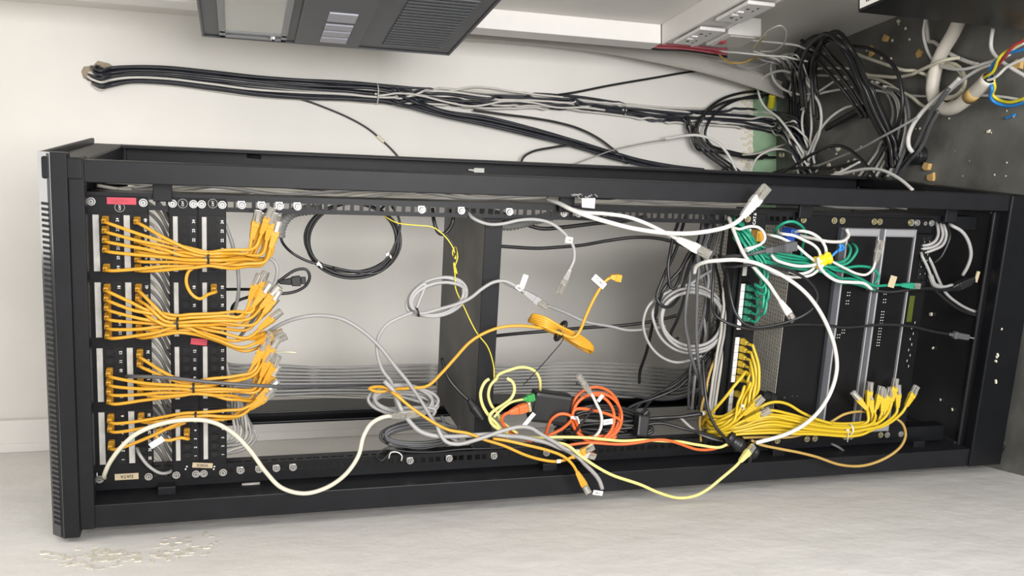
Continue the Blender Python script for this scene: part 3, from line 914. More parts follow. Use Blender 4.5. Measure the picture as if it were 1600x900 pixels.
def bundle(ports, tiep, ends, mtl, tie_label, rad=0.0115, Yt=-0.062, seed=3, colour='yellow', sag=0.0):
    rr = random.Random(seed)
    n = len(ports)
    tc = K(*tiep, Yt)
    order = sorted(range(n), key=lambda i: -port(*ports[i]).x)
    ends = sorted(ends, key=lambda e: e[1])
    for k, i in enumerate(order):
        row, num = ports[i]
        p = port(row, num)
        fx = (n / 2 - k - 0.5) / (n / 2)
        hgt = math.sqrt(max(0.05, 1 - fx * fx))
        off = V((fx * rad, rr.uniform(-1, 1) * rad * 0.55 * hgt - (0.004 if row == 'B' else 0), 0))
        t = tc + off
        e = ends[k % len(ends)]
        eb, et = K(e[0], e[1], e[4] if len(e) > 4 else -0.05), K(e[2], e[3], e[4] if len(e) > 4 else -0.05)
        d = (et - eb).normalized()
        a0 = p + V((0, -0.029, 0))
        to = (t - a0)
        a1 = a0 + V((0, -0.010, -0.004)) + to * 0.05
        a2 = a0 + to * 0.45 + V((0, -0.012 + rr.uniform(-0.006, 0.004), 0)) + V((to.x * 0.04, 0, 0))
        t0 = t + V((off.x * 0.25 + (a2.x - t.x) * 0.06, 0, 0.018))
        t1 = t + V((off.x * 0.2, 0, -0.018))
        m1 = t1.lerp(eb - d * 0.03, 0.5) + V((0, rr.uniform(-0.008, 0.008), -sag))
        pts = [RM @ q for q in (a0, a1, a2, t0, t, t1, m1, eb - d * 0.028, eb)]
        S = smooth(pts, 0.0048)
        o = MB().tube(S, 0.0027, 8).build('patch_cable', mtl, smooth=True)
        reg(o, S, 0.0027, 8)
        tag(o, '%s patch cord plugged into port %d in the %s' % (colour, num, ROWN[row]), 'patch cord', 'yellow patch cords of the top patch panels')
        boot_in(o, p, mtl)
        rj(o, S[-1], S[-1] - S[-2], OUT + V((rr.uniform(-.6, .6), 0, rr.uniform(-.4, .6))), mtl)
    tie(RM @ tc, DOWN, rad + 0.0032, M['black'], tie_label, 0.66)
bundle([('A', 24), ('A', 23), ('A', 22), ('A', 21), ('A', 19), ('B', 48), ('B', 46), ('B', 45), ('B', 44), ('B', 43)], (326, 404),
       [(394, 369, 403, 340), (410, 362, 424, 334), (418, 372, 430, 338), (424, 384, 436, 354), (400, 372, 410, 346, -0.035), (405, 380, 420, 350, -0.03), (414, 378, 430, 345, -0.03), (398, 376, 404, 350, -0.025), (420, 388, 432, 360, -0.03), (428, 376, 436, 344, -0.025)],
       M['yellow'], 'black cable tie round the topmost bundle of yellow cords', seed=3)
bundle([('A', 18), ('A', 17), ('A', 16), ('A', 15), ('A', 14), ('A', 13), ('B', 42), ('B', 41), ('B', 40), ('B', 38), ('B', 37)], (278, 506),
       [(392, 466, 404, 440), (402, 462, 414, 435), (398, 474, 414, 456), (410, 478, 430, 458), (414, 486, 432, 464), (398, 488, 416, 470, -0.035), (406, 496, 424, 478, -0.03), (408, 512, 430, 496), (392, 528, 416, 524, -0.04), (404, 534, 424, 527), (410, 540, 428, 534, -0.03)],
       M['yellow'], 'black cable tie round the second bundle of yellow cords from the top', seed=5)
bundle([('A', 10), ('A', 9), ('A', 8), ('A', 7), ('B', 36), ('B', 35), ('B', 33), ('B', 32)], (303, 606),
       [(398, 566, 412, 545), (408, 556, 420, 530), (414, 562, 430, 540), (400, 588, 412, 560, -0.03), (410, 585, 424, 560), (416, 590, 432, 566), (404, 600, 418, 576, -0.03), (414, 604, 430, 582, -0.035)],
       M['yellow'], 'black cable tie round the third bundle of yellow cords, level with port 7', seed=9, sag=0.008)
bundle([('A', 6), ('A', 5), ('A', 3), ('B', 30)], (306, 650),
       [(398, 632, 418, 616), (404, 622, 424, 606), (394, 636, 412, 624, -0.035), (388, 634, 406, 622, -0.03)],
       M['yellow'], 'black cable tie round the lowest bundle of yellow cords', rad=0.0065, seed=13)

def to_port(row, n, via, label, m, r=0.0027, name='patch_cable', cat='patch cord', group=None, other=None, bm=None):
    p = port(row, n)
    pts = [RM @ (p + V((0, -0.029, 0))), RM @ (p + V((0, -0.042, -0.004)))] + [at(v) for v in via]
    S = smooth(pts, 0.0048)
    o = MB().tube(S, r, 8).build(name, m, smooth=True)
    reg(o, S, r, 8, 9, 9 if other else 0)
    tag(o, label, cat, group)
    boot_in(o, p, bm or m)
    if other:
        rj(o, S[-1], S[-1] - S[-2], OUT, other)
    return o, S
to_port('q', 18, [(325, 460, -0.055), (312, 467, -0.062), (299, 459, -0.062), (291, 440, -0.062), (296, 422, -0.062), (312, 414, -0.060), (332, 408, -0.052)],
        'single yellow cord looping from port 18 of the lower single-row panel', M['yellow'])
o_, S_ = to_port('p', 4, [(283, 684, -0.05), (262, 688, -0.055), (244, 682, -0.055), (247, 672, -0.05), (262, 670, -0.045), (290, 660, -0.045)],
                 'single yellow cord with white paper flag in port 4 of the upper single-row panel', M['yellow'])
flag(o_, KW(245, 691, -0.062), RM.to_3x3() @ V((0.55, 0, -0.85)), RM.to_3x3() @ V((0.85, 0, 0.55)), 0.024, 0.010)

# ------------------------------------------------------------------ white cord at the lower left of the panels
o_, S_ = cable('network_cable', 'cream network cable arching from beside the DATA sticker down past the VOICE panel', 'network cable', M['cream'], 0.0037,
      [(163, 747, -0.012), (163, 742, -0.045), (172, 722, -0.065), (190, 698, -0.075), (213, 678, -0.08), (245, 664, -0.08), (290, 656, -0.08), (330, 659, -0.08), (362, 675, -0.08), (390, 703, -0.08), (415, 737, -0.08), (440, 762, -0.08), (475, 771, -0.08), (510, 762, -0.08), (540, 741, -0.08), (560, 712, -0.075), (568, 682, -0.07), (580, 662, -0.065), (598, 652, -0.06), (612, 650, -0.06)],
      ends=[(1, M['clear'], 1.0)])
cable('network_cable', 'short pale grey cable dipping from port 26 down to the panel edge', 'network cable', M['lgrey'], 0.0027,
      [(214, 700, -0.01), (218, 710, -0.03), (232, 728, -0.03), (250, 739, -0.025), (264, 738, -0.01), (270, 730, 0.02)])
cable('network_cable', 'dark grey cable running straight down across the third yellow bundle', 'network cable', M['dgrey'], 0.0030,
      [(196, 588, -0.012), (205, 588, -0.05), (260, 590, -0.085), (340, 598, -0.085), (440, 604, -0.06), (560, 602, 0.1), (680, 600, 0.25)])

# ------------------------------------------------------------------ grey cables feeding the backs of the panels, and the bundle at the rear left
for i in range(27):
    rr = random.Random(100 + i)
    ln, dp = i // 3, i % 3
    y0 = 571 + 5.4 * ln + 1.8 * dp
    pts = []
    for x in (352, 420, 520, 620, 700, 800, 900, 1000, 1062):
        yc = 594 + 3.0 * math.sin(x * 0.012 + 1.0)
        sq = 1.0 + 0.10 * math.sin(x * 0.021)
        wob = 2.2 * math.sin(x * 0.019 + dp * 2.0)
        pts.append((x, yc + (y0 - 594) * sq + wob, 0.378 + 0.0085 * dp + 0.004 * math.sin(x * 0.015)))
    ty = 330 + 14.5 * i
    pre = [(262 + 30 * dp, ty, 0.10 + 0.02 * dp), (300 + 20 * dp, ty + (594 - ty) * 0.35, 0.18 + 0.02 * dp), (335, 594 + (ty - 594) * 0.12 + (y0 - 594) * 0.8, 0.33 + 0.01 * dp)]
    post = [(1085, 592 + (y0 - 594) * 0.9, 0.35 + 0.0085 * dp), (1105, 585 + (y0 - 594) * 1.2, 0.24 + 0.01 * dp), (1118, 560 + (y0 - 594) * 3.0, 0.10 + 0.01 * dp)]
    cable('network_cable', 'grey network cable in the thick bundle down the back left of the rack', 'network cable', M['beige'] if i % 3 else M['grey'], 0.0032,
          pre + pts + post, group='grey cables of the rear bundle', n=6, step=0.0048)
# diagonal grey cables in the open gap between the panels
for i in range(30):
    rr = random.Random(300 + i)
    y0 = 300 + 15 * i
    cable('network_cable', 'grey cable crossing the open gap behind the top panels', 'network cable', M['beige'] if i % 2 else M['grey'], 0.0029,
          [(228, y0, 0.03), (240, y0 + 8, 0.055), (252, y0 + 22, 0.055 + 0.008 * (i % 3)), (264, y0 + 46, 0.06 + 0.008 * (i % 3)), (285, y0 + 70, 0.06 + 0.01 * (i % 3)), (320, min(y0 + 95, 726), 0.08 + 0.01 * (i % 3))],
          group='grey cables behind the top panels', n=6, step=0.0048)
# grey cables in the channel between right rail and post
for i in range(11):
    rr = random.Random(500 + i)
    pts = []
    a = rr.uniform(0, 6)
    x = 150 + rr.uniform(-10, 60)
    xe = 1080 if i % 2 else 1420
    while x < xe:
        t = (x - 150) / 1300
        yc = 293 + 30 * t
        pts.append((x, yc + 6 * math.sin(x * 0.021 + a) - 2 + rr.uniform(-2, 2), 0.06 + 0.012 * i + 0.01 * math.sin(x * 0.013 + a)))
        x += 55
    cable('network_cable', 'grey cable weaving down the channel behind the right front post', 'network cable', M['beige'] if i % 4 else M['lgrey'], 0.0030, pts, group='grey cables in the right channel', n=6, step=0.0048)
# loops of grey cable hanging just below the panels at the lower left
for i in range(8):
    rr = random.Random(640 + i)
    x = 356 + 4 * i
    cable('network_cable', 'grey cable curling under the panels beside the left rail', 'network cable', M['grey'] if i % 2 else M['beige'], 0.0028,
          [(350, 560 + 10 * i, 0.05), (x + 2, 590 + 9 * i, 0.05 + 0.006 * i), (x + 8, 630 + 6 * i, 0.06), (x + 14, 668 + 2 * i, 0.06), (x + 4 + 6 * rr.random(), 692, 0.05), (350, 702 + rr.uniform(-4, 4), 0.04)],
          group='grey cables curling under the panels', n=6)

# ================================================================== loose cables in the middle of the rack
CN = 'network cable'
# black hank
ring_ = ell(551, 374, 71, 56, 4.4, 0.035, 2.6, 0.0, -1.2, 4, 0.006)
o_, S_ = cable('fibre_cable', 'thin black cable coiled in a large ring hanging from the right rail', 'cable', M['black'], 0.0024,
               [(600, 322, 0.06), (592, 328, 0.05)] + ring_ + [(500, 413, 0.03), (478, 407, 0.03), (455, 394, 0.03), (441, 378, 0.045), (437, 362, 0.05)])
cable('fibre_cable', 'thin black cable slung inside the right side of the black ring', 'cable', M['black'], 0.0022, [(612, 322, 0.03), (622, 338, 0.03), (625, 356, 0.03), (618, 380, 0.028), (606, 402, 0.026), (585, 420, 0.026), (555, 424, 0.026), (520, 418, 0.026)])
for px, py, d, l in ((500, 413, (0.5, 0, -0.8), 'white tie at the lower left of the black cable ring'), (608, 398, (-0.5, 0, -0.8), 'white tie at the lower right of the black cable ring')):
    tie(KW(px, py, 0.034), RM.to_3x3() @ V((d[0] * (1 if px < 550 else -1), 0, d[2])), 0.009, M['offw'], l, 0.8)
# corrugated loom
def loom(label, pts):
    S = smooth([at(p) for p in pts], 0.0016)
    o = MB().tube(S, lambda i: 0.0088 + (0.0012 if i % 4 < 2 else -0.0006), 10).build('corrugated_conduit', M['loom'], smooth=True)
    tag(o, label, 'conduit')
loom('grey corrugated conduit curling down behind the topmost yellow plugs', [(503, 327, 0.07), (480, 328, 0.07), (458, 332, 0.06), (445, 343, 0.055), (438, 360, 0.05), (437, 371, 0.05)])
loom('grey corrugated conduit lying behind the right rail below the shelf', [(772, 352, 0.07), (800, 352, 0.07), (830, 345, 0.07), (862, 337, 0.075), (885, 331, 0.08)])
# plug and flex among the yellow plugs
o_, S_ = cable('power_cable', 'black flex with a moulded connector looped beside the second yellow bundle', 'power cable', M['black'], 0.0026,
               [(352, 452, 0.04), (380, 452, 0.03), (405, 452, 0.02), (420, 450, 0.01), (440, 436, 0.01), (462, 422, 0.012), (478, 421, 0.012), (484, 432, 0.012), (478, 446, 0.012), (460, 456, 0.012), (430, 459, 0.012), (405, 456, 0.02), (388, 464, 0.03), (372, 470, 0.03), (362, 482, 0.03), (370, 492, 0.035), (385, 488, 0.035)])
b = MB()
p0, p1 = KW(436, 441, 0.0), KW(478, 438, 0.0)
b.taper(p0, p0.lerp(p1, 0.45), OUT, 0.006, 0.006, 0.012, 0.010)
b.taper(p0.lerp(p1, 0.45), p0.lerp(p1, 0.8), OUT, 0.015, 0.013, 0.017, 0.014)
b.taper(p0.lerp(p1, 0.8), p1, OUT, 0.012, 0.010, 0.012, 0.010)
b.build('connector', M['blackp'], o_, bevel=0.0015)
# grey loop beside the topmost bundle
cable(CN.replace(' ', '_'), 'grey cable looping out from behind port 24 past the topmost yellow bundle', CN, M['grey'], 0.0030, [(352, 350, 0.03), (362, 378, 0.02), (370, 415, 0.015), (373, 450, 0.015), (368, 480, 0.02), (356, 500, 0.03)])
cable(CN.replace(' ', '_'), 'grey cable hooking over between the two upper yellow bundles', CN, M['grey'], 0.0030, [(352, 420, 0.03), (380, 412, 0.0), (405, 405, -0.015), (424, 405, -0.02), (433, 418, -0.02), (430, 440, -0.02), (420, 455, -0.02), (412, 470, -0.01), (395, 500, 0.02), (372, 530, 0.04)])
cable(CN.replace(' ', '_'), 'pale stub of cable with bare end poking out below the second yellow bundle', CN, M['cream'], 0.0020, [(400, 552, 0.03), (425, 551, 0.02), (450, 550, 0.01), (463, 551, 0.01)])
# fibre wire
o_, S_ = cable('fibre_wire', 'thin bright yellow wire with a knot running down across the shelf', 'wire', M['fibre'], 0.0011,
      [(598, 336, 0.02), (620, 348, 0.0), (650, 352, -0.01), (676, 355, -0.012), (696, 370, -0.015), (709, 390, -0.02), (712, 405, -0.025), (707, 396, -0.022), (711, 385, -0.02), (715, 402, -0.02), (710, 420, -0.025), (714, 428, -0.025), (709, 410, -0.027), (711, 432, -0.03), (712, 450, -0.03), (726, 482, -0.03), (745, 520, -0.03), (762, 542, -0.03), (771, 570, -0.03), (773, 592, -0.03)], n=6)
cable('fibre_wire', 'short black wire knotted with the yellow wire above the shelf', 'wire', M['black'], 0.0012, [(694, 362, -0.014), (706, 378, -0.019), (713, 392, -0.024), (709, 402, -0.03), (713, 394, -0.033)], n=6)
cable('power_cable', 'black flat cable bent in a narrow loop behind the rail at the shelf edge', 'power cable', M['black'], 0.0036, [(676, 326, 0.05), (678, 345, 0.035), (684, 362, 0.03), (692, 366, 0.03), (702, 358, 0.03), (708, 342, 0.03), (704, 328, 0.04)])
# grey coil over the shelf with a labelled plug
COIL = ell(684, 465, 46, 25, 4.3, -0.03, 3.0, -0.28, 2.6, 8, 0.008)
o_, S_ = cable('network_cable', 'light grey coil in front of the shelf with a long tail to a labelled plug', CN, M['lgrey'], 0.0031,
      [(622, 640, -0.03), (612, 600, -0.03), (596, 575, -0.03), (589, 545, -0.03), (592, 525, -0.03), (605, 507, -0.03), (625, 496, -0.03), (648, 487, -0.03)] + COIL + [(652, 488, -0.035), (690, 482, -0.04), (731, 468, -0.045), (755, 450, -0.045), (771, 441, -0.045), (788, 439, -0.045), (804, 446, -0.045), (822, 458, -0.045)],
      ends=[(1, M['lgrey'], 1.15)])
flag(o_, KW(818, 440, -0.046), RM.to_3x3() @ V((0.95, 0, -0.3)), RM.to_3x3() @ V((0.3, 0, 0.95)), 0.026, 0.010)
flag(o_, KW(811, 450, -0.047), RM.to_3x3() @ V((0.6, 0, 0.8)), RM.to_3x3() @ V((0.8, 0, -0.6)), 0.012, 0.008, '02', 0.006)
tie(KW(652, 487, -0.032), RM.to_3x3() @ V((0.25, 0, -0.9)), 0.0105, M['black'], 'black cable tie holding the light grey coil in front of the shelf', 0.8)
o_, S_ = cable('network_cable', 'grey cable with a small white flag ending in a clear plug below the right rail', CN, M['lgrey'], 0.0031,
      [(730, 326, 0.02), (738, 340, -0.01), (762, 350, -0.02), (783, 350, -0.025), (812, 344, -0.03), (836, 343, -0.03), (861, 349, -0.03), (883, 366, -0.03), (896, 386, -0.03), (897, 405, -0.03), (889, 424, -0.03)],
      ends=[(1, M['clear'], 1.05)])
flag(o_, KW(889, 375, -0.036), RM.to_3x3() @ V((-0.1, 0, -1)), RM.to_3x3() @ V((1, 0, -0.1)), 0.014, 0.011, '1-04', 0.0050)
# black and grey runs behind
cable('power_cable', 'black cable sagging across the back wall from the shelf edge to the right tangle', 'power cable', M['black'], 0.0036, [(772, 384, 0.20), (800, 386, 0.2), (840, 388, 0.2), (875, 386, 0.2), (910, 383, 0.2), (950, 376, 0.2), (990, 371, 0.19), (1025, 372, 0.17), (1055, 379, 0.15), (1082, 391, 0.12), (1100, 410, 0.10)])
cable('power_cable', 'thick black cable bending behind the right rail below the corrugated conduit', 'power cable', M['black'], 0.0040, [(780, 342, 0.12), (812, 348, 0.11), (846, 357, 0.10), (880, 355, 0.10), (930, 349, 0.10), (975, 345, 0.10), (1010, 338, 0.10)])
cable('power_cable', 'black cable running level behind the wound yellow hank', 'power cable', M['black'], 0.0036, [(762, 526, 0.20), (811, 521, 0.18), (847, 518, 0.17), (890, 514, 0.17), (930, 511, 0.17), (977, 508, 0.16), (1025, 501, 0.14), (1060, 492, 0.12)])
cable('network_cable', 'dark grey cable passing behind the labelled grey plug to the lower tangle', CN, M['grey'], 0.0030, [(770, 432, 0.10), (810, 452, 0.10), (852, 476, 0.09), (882, 488, 0.09), (916, 503, 0.09), (954, 510, 0.09), (982, 516, 0.09), (1013, 514, 0.08), (1040, 510, 0.06)])
# big arc of grey cable
cable('network_cable', 'dark grey cable arching from the second yellow bundle down over the shelf corner', CN, M['grey'], 0.0033,
      [(405, 530, 0.01), (420, 518, -0.01), (447, 503, -0.015), (475, 495, -0.02), (502, 493, -0.02), (533, 498, -0.025), (562, 514, -0.03), (590, 538, -0.035), (618, 573, -0.04), (640, 600, -0.04), (655, 622, -0.04), (671, 648, -0.045), (688, 672, -0.045), (715, 690, -0.04)])
# wound yellow hank with label and tie
HANK = []
for i in range(5):
    o = 2.2 * (i - 2)
    HANK += [(832 - 1.5 * i, 497 + o, -0.030 + 0.004 * i), (850, 503 + o * 1.6, -0.045), (878, 517 + o * 1.2, -0.050 + 0.003 * i), (908, 533 + o * 1.6, -0.045), (925 + (i % 2), 544 + o * 0.7, -0.035), (922, 548 + o * 0.6, -0.022), (905, 538 + o, -0.014), (876, 521 + o, -0.010 - 0.003 * i), (848, 508 + o, -0.014), (834, 500 + o, -0.022)]
o_, S_ = cable('patch_cable', 'amber patch cord wound in a flat hank with a flagged upright end', 'patch cord', M['yellow'], 0.0029,
      [(625, 620, -0.035), (609, 606, -0.03), (590, 604, -0.02), (577, 607, -0.015), (590, 612, -0.02), (640, 607, -0.035), (668, 603, -0.04), (690, 583, -0.04), (709, 562, -0.04), (735, 534, -0.04), (760, 519, -0.04), (785, 511, -0.04), (815, 509, -0.04), (850, 511, -0.038)] + HANK + [(870, 519, -0.055), (897, 527, -0.06), (906, 517, -0.06), (915, 495, -0.06), (925, 473, -0.06), (936, 453, -0.06), (945, 440, -0.06), (952, 435, -0.06), (958, 433, -0.06)], step=0.0048)
b = MB()
p0, p1 = KW(957, 433, -0.06), KW(970, 435, -0.06)
b.taper(p0 - (p1 - p0) * 0.3, p0.lerp(p1, 0.3), OUT, 0.0066, 0.0066, 0.012, 0.010)
b.taper(p0.lerp(p1, 0.3), p1, OUT, 0.0135, 0.011, 0.0135, 0.011)
b.build('boot', M['yellow'], o_, bevel=0.001)
flag(o_, KW(936, 440, -0.064), RM.to_3x3() @ V((-0.62, 0, -0.78)), RM.to_3x3() @ V((0.78, 0, -0.62)), 0.030, 0.0125, 'TV-P02', 0.0060)
tie(KW(876, 517, -0.032), RM.to_3x3() @ V((-0.45, 0.0, -0.9)), 0.0125, M['black'], 'black cable tie with a long stiff tail round the wound yellow hank', 1.5,
    tail=[KW(880, 530, -0.07), KW(862, 553, -0.075), KW(840, 578, -0.08), (KW(818, 601, -0.085))], r=0.0022)

# ------------------------------------------------------------------ pale yellow leads, adapters and orange coil at the bottom of the middle bay
L_ = M['pale']
cable('fibre_cable', 'pale yellow cable hooping above the black adapter box', 'cable', L_, 0.0028, [(774, 594, -0.03), (778, 586, -0.035), (797, 578, -0.04), (812, 574, -0.04), (826, 575, -0.04), (837, 581, -0.04), (843, 592, -0.04), (844, 604, -0.03), (843, 618, 0.0)])
cable('fibre_cable', 'pale yellow cable in an open loop, outermost beside the shelf end', 'cable', L_, 0.0029, [(764, 592, -0.06), (757, 598, -0.062), (751, 613, -0.064), (753, 630, -0.065), (762, 647, -0.066), (774, 660, -0.066), (786, 672, -0.06), (805, 680, -0.05), (840, 684, -0.05), (870, 683, -0.055), (920, 684, -0.06), (972, 689, -0.062), (1012, 688, -0.062), (1050, 690, -0.064), (1090, 695, -0.062), (1124, 699, -0.06), (1139, 692, -0.055), (1150, 688, -0.045)])
cable('fibre_cable', 'pale yellow cable looped inside the outermost one beside the shelf end', 'cable', L_, 0.0028, [(775, 592, -0.05), (766, 603, -0.052), (763, 618, -0.053), (768, 634, -0.054), (777, 645, -0.055), (783, 660, -0.055), (794, 672, -0.055), (806, 677, -0.05)])
cable('fibre_cable', 'pale yellow cable forming a rounded bow below the yellow wire', 'cable', L_, 0.0030, [(792, 591, -0.055), (801, 597, -0.058), (804, 609, -0.060), (799, 622, -0.062), (787, 632, -0.064), (774, 640, -0.066), (765, 649, -0.070), (767, 660, -0.072), (780, 671, -0.072), (792, 676, -0.066)])
o_, S_ = cable('fibre_cable', 'thin pale lead ending in a green connector by the adapter box', 'cable', M['pale'], 0.0022, [(772, 652, -0.078), (783, 640, -0.075), (798, 629, -0.07), (812, 625, -0.065), (820, 624, -0.06)])
b = MB()
p0, p1 = KW(817, 624.5, -0.062), KW(835, 620, -0.06)
b.taper(p0, p0.lerp(p1, 0.35), OUT, 0.005, 0.005, 0.009, 0.008)
b.taper(p0.lerp(p1, 0.35), p1, OUT, 0.0125, 0.009, 0.0125, 0.009)
b.taper(p0.lerp(p1, 0.7), p0.lerp(p1, 0.85), OUT, 0.014, 0.0105, 0.014, 0.0105)
b.build('connector', M['greenp'], o_, bevel=0.0008)
o_, S_ = cable('patch_cable', 'orange patch cord with a bulky hood and brass-edged end by the adapter box', 'patch cord', M['orange'], 0.0030, [(830, 690, -0.03), (805, 679, -0.04), (790, 668, -0.06), (784, 656, -0.07), (788, 648, -0.075), (797, 644, -0.078)])
b = MB()
p0, p1 = KW(795, 645, -0.078), KW(824, 636, -0.075)
b.taper(p0, p0.lerp(p1, 0.5), OUT, 0.007, 0.007, 0.015, 0.012)
b.taper(p0.lerp(p1, 0.5), p1, OUT, 0.016, 0.013, 0.0155, 0.012)
b.build('hood', M['orange'], o_, bevel=0.0018)
MB().taper(p1, p1 + (p1 - p0) * 0.16, OUT, 0.0175, 0.012, 0.0175, 0.012).build('connector_frame', M['brass'], o_, bevel=0.001)
# adapter box
ab = empty('power_adapter', Matrix.Translation(KW(857, 640, -0.02)), 'black power adapter box leaning on the left rail beside the orange coil', 'power adapter')
c = KW(858, 637, -0.02)
b = MB(); b.taper(KW(829, 632, -0.02), KW(889, 639, -0.02), OUT, 0.060, 0.034, 0.058, 0.034)
b.build('body', M['blackp'], ab, bevel=0.007)
b = MB(); b.taper(KW(822, 630, -0.022), KW(831, 632, -0.02), OUT, 0.030, 0.022, 0.040, 0.026)
b.build('nose', M['blackp'], ab, bevel=0.004)
flag(ab, KW(826, 656, -0.048), RM.to_3x3() @ V((0.62, 0, -0.5)), RM.to_3x3() @ V((0.5, 0, 0.62)), 0.032, 0.008)
# barrel plug
o_, S_ = cable('power_cable', 'black flex with a round barrel plug lying under the shelf corner', 'power cable', M['black'], 0.0032, [(690, 560, 0.02), (700, 590, 0.0), (716, 610, -0.01), (733, 626, -0.02)])
b = MB()
p0, p1 = KW(733, 625, -0.02), KW(751, 650, -0.03)
b.cyl(p0, p0.lerp(p1, 0.4), 0.005, 0.009, 14); b.cyl(p0.lerp(p1, 0.4), p1, 0.0095, 0.0085, 14); b.cyl(p0.lerp(p1, 0.42), p0.lerp(p1, 0.5), 0.0105, 0.0105, 14); b.cyl(p1, p1 + (p1 - p0) * 0.2, 0.006, 0.006, 12)
b.build('connector', M['blackp'], o_)
# grey coils near the left rail
cable('network_cable', 'grey cable wound in a fat hank just above the left rail', CN, M['grey'], 0.0031, [(585, 608, 0.02)] + ell(630, 627, 47, 19, 8.3, 0.0, 4.0, 0.06, 0.4, 21, 0.016) + [(680, 640, -0.02), (676, 650, -0.02)])
cable('network_cable', 'dark grey cable wound in a flat hank against the left rail', CN, M['dgrey'], 0.0031, [(690, 650, 0.03)] + ell(656, 680, 55, 17, 8.3, 0.03, 3.5, -0.05, 0.7, 22, 0.014) + [(700, 690, 0.03)])
cable('power_cable', 'thin black lead tangled on the left rail under the grey hanks', 'power cable', M['black'], 0.0018, [(720, 664, -0.01), (700, 690, -0.012), (660, 701, -0.012), (620, 698, -0.012), (600, 702, -0.012), (588, 712, -0.012), (596, 720, -0.012), (606, 712, -0.012), (612, 704, -0.012), (640, 706, -0.012), (680, 706, -0.01), (720, 702, -0.01), (780, 700, -0.01), (850, 697, -0.01)])
cable('wire_hook', 'short white wire hook on the left rail', 'wire', M['whitec'], 0.0012, [(607, 716, -0.012), (610, 707, -0.014), (620, 706, -0.014), (628, 712, -0.014), (627, 720, -0.012)])
# thick light grey pair and friends
o_, S_ = cable('network_cable', 'thick light grey cable sweeping along the left rail to a white flag on the post', CN, M['lgrey'], 0.0042,
      [(600, 595, -0.03), (614, 610, -0.035), (628, 642, -0.05), (637, 655, -0.055), (655, 673, -0.06), (674, 680, -0.062), (702, 682, -0.064), (740, 680, -0.066), (774, 679, -0.068), (809, 682, -0.070), (840, 688, -0.072), (869, 696, -0.075), (897, 712, -0.08), (923, 734, -0.085), (936, 750, -0.088), (941, 764, -0.09)])
flag(o_, KW(934, 770, -0.094), RM.to_3x3() @ V((-0.2, 0, -1)), RM.to_3x3() @ V((1, 0, -0.2)), 0.020, 0.009, 'B6.H', 0.0045)
o_, S_ = cable('network_cable', 'pale grey cable waving over the left rail to a brown-backed plug', CN, M['lgrey'], 0.0036,
      [(682, 662, -0.06), (688, 678, -0.07), (697, 690, -0.074), (714, 694, -0.078), (745, 687, -0.082), (786, 673, -0.085), (812, 667, -0.086), (830, 669, -0.086), (843, 677, -0.086), (869, 692, -0.086), (888, 702, -0.084), (902, 706, -0.08)], ends=[(1, M['offw'], 1.0)])
o_, S_ = cable('patch_cable', 'amber patch cord slanting from the fat grey hank to a plug on the rail', 'patch cord', M['yellow'], 0.0028,
      [(612, 612, -0.045), (619, 617, -0.055), (643, 637, -0.062), (679, 661, -0.068), (702, 672, -0.07), (731, 677, -0.072), (757, 687, -0.075), (786, 696, -0.078), (821, 711, -0.08), (845, 718, -0.08), (868, 721, -0.08), (885, 718, -0.08), (896, 713, -0.08)], ends=[(1, M['yellow'], 1.0)])
flag(o_, KW(873, 720.5, -0.085), DOWN, RM.to_3x3() @ V((1, 0, 0)), 0.008, 0.007)
cable('patch_cable', 'white-sleeved amber patch cord hanging over the left post with a clear plug', 'patch cord', M['yellow'], 0.0028,
      [(770, 684, -0.070), (790, 688, -0.078), (821, 695, -0.086), (857, 704, -0.09), (880, 713, -0.092), (894, 725, -0.094), (903, 740, -0.095)], ends=[(1, M['yellow'], 1.05)])
cable('patch_cable', 'pale yellow cord sagging over the left post to the taped joint', 'patch cord', L_, 0.0030,
      [(855, 690, -0.06), (880, 697, -0.08), (903, 710, -0.09), (930, 728, -0.1), (956, 742, -0.105), (1000, 757, -0.11), (1030, 770, -0.11), (1060, 778, -0.11), (1085, 775, -0.11), (1105, 765, -0.11), (1130, 745, -0.11), (1150, 728, -0.105), (1158, 719, -0.10)], ends=[(1, M['pale'], 1.0)])
cable('patch_cable', 'long orange cord running down beside the left rail to the taped joint', 'patch cord', M['orange'], 0.0028,
      [(880, 698, -0.05), (892, 695, -0.055), (920, 692, -0.06), (972, 694, -0.066), (1030, 687, -0.066), (1060, 692, -0.066), (1088, 702, -0.064), (1112, 702, -0.060), (1140, 694, -0.05)])
OC = ell(932, 650, 36, 39, 3.3, -0.035, 4.0, 0.1, 0.2, 31, 0.008)
o_, S_ = cable('patch_cable', 'orange patch cord coiled in a ring below the black adapter box', 'patch cord', M['orange'], 0.0031,
      [(836, 690, -0.02), (860, 679, -0.03), (878, 670, -0.035), (893, 656, -0.04), (898, 640, -0.04)] + OC + [(962, 682, -0.03), (950, 688, -0.03), (925, 684, -0.02)])
cable('patch_cable', 'short orange loop tied to the side of the orange ring', 'patch cord', M['orange'], 0.0030, [(905, 675, -0.03), (897, 655, -0.046), (888, 648, -0.046), (874, 647, -0.045), (862, 655, -0.04), (856, 668, -0.03), (852, 684, -0.02)])
tie(KW(896, 652, -0.043), RM.to_3x3() @ V((0.8, 0, -0.3)), 0.008, M['whitec'], 'white twist tie pinching the orange ring', 0.9, tail=[KW(902, 652, -0.06), KW(905, 662, -0.06)])
o_, S_ = cable('network_cable', 'white cable with two paper flags and a clear plug inside the orange ring', CN, M['offw'], 0.0030,
      [(922, 688, -0.04), (929, 683, -0.055), (936, 675, -0.06), (940, 662, -0.062), (939, 647, -0.064), (932, 631, -0.066), (926, 619, -0.066), (922, 613, -0.066)], ends=[(1, M['clear'], 1.0)])
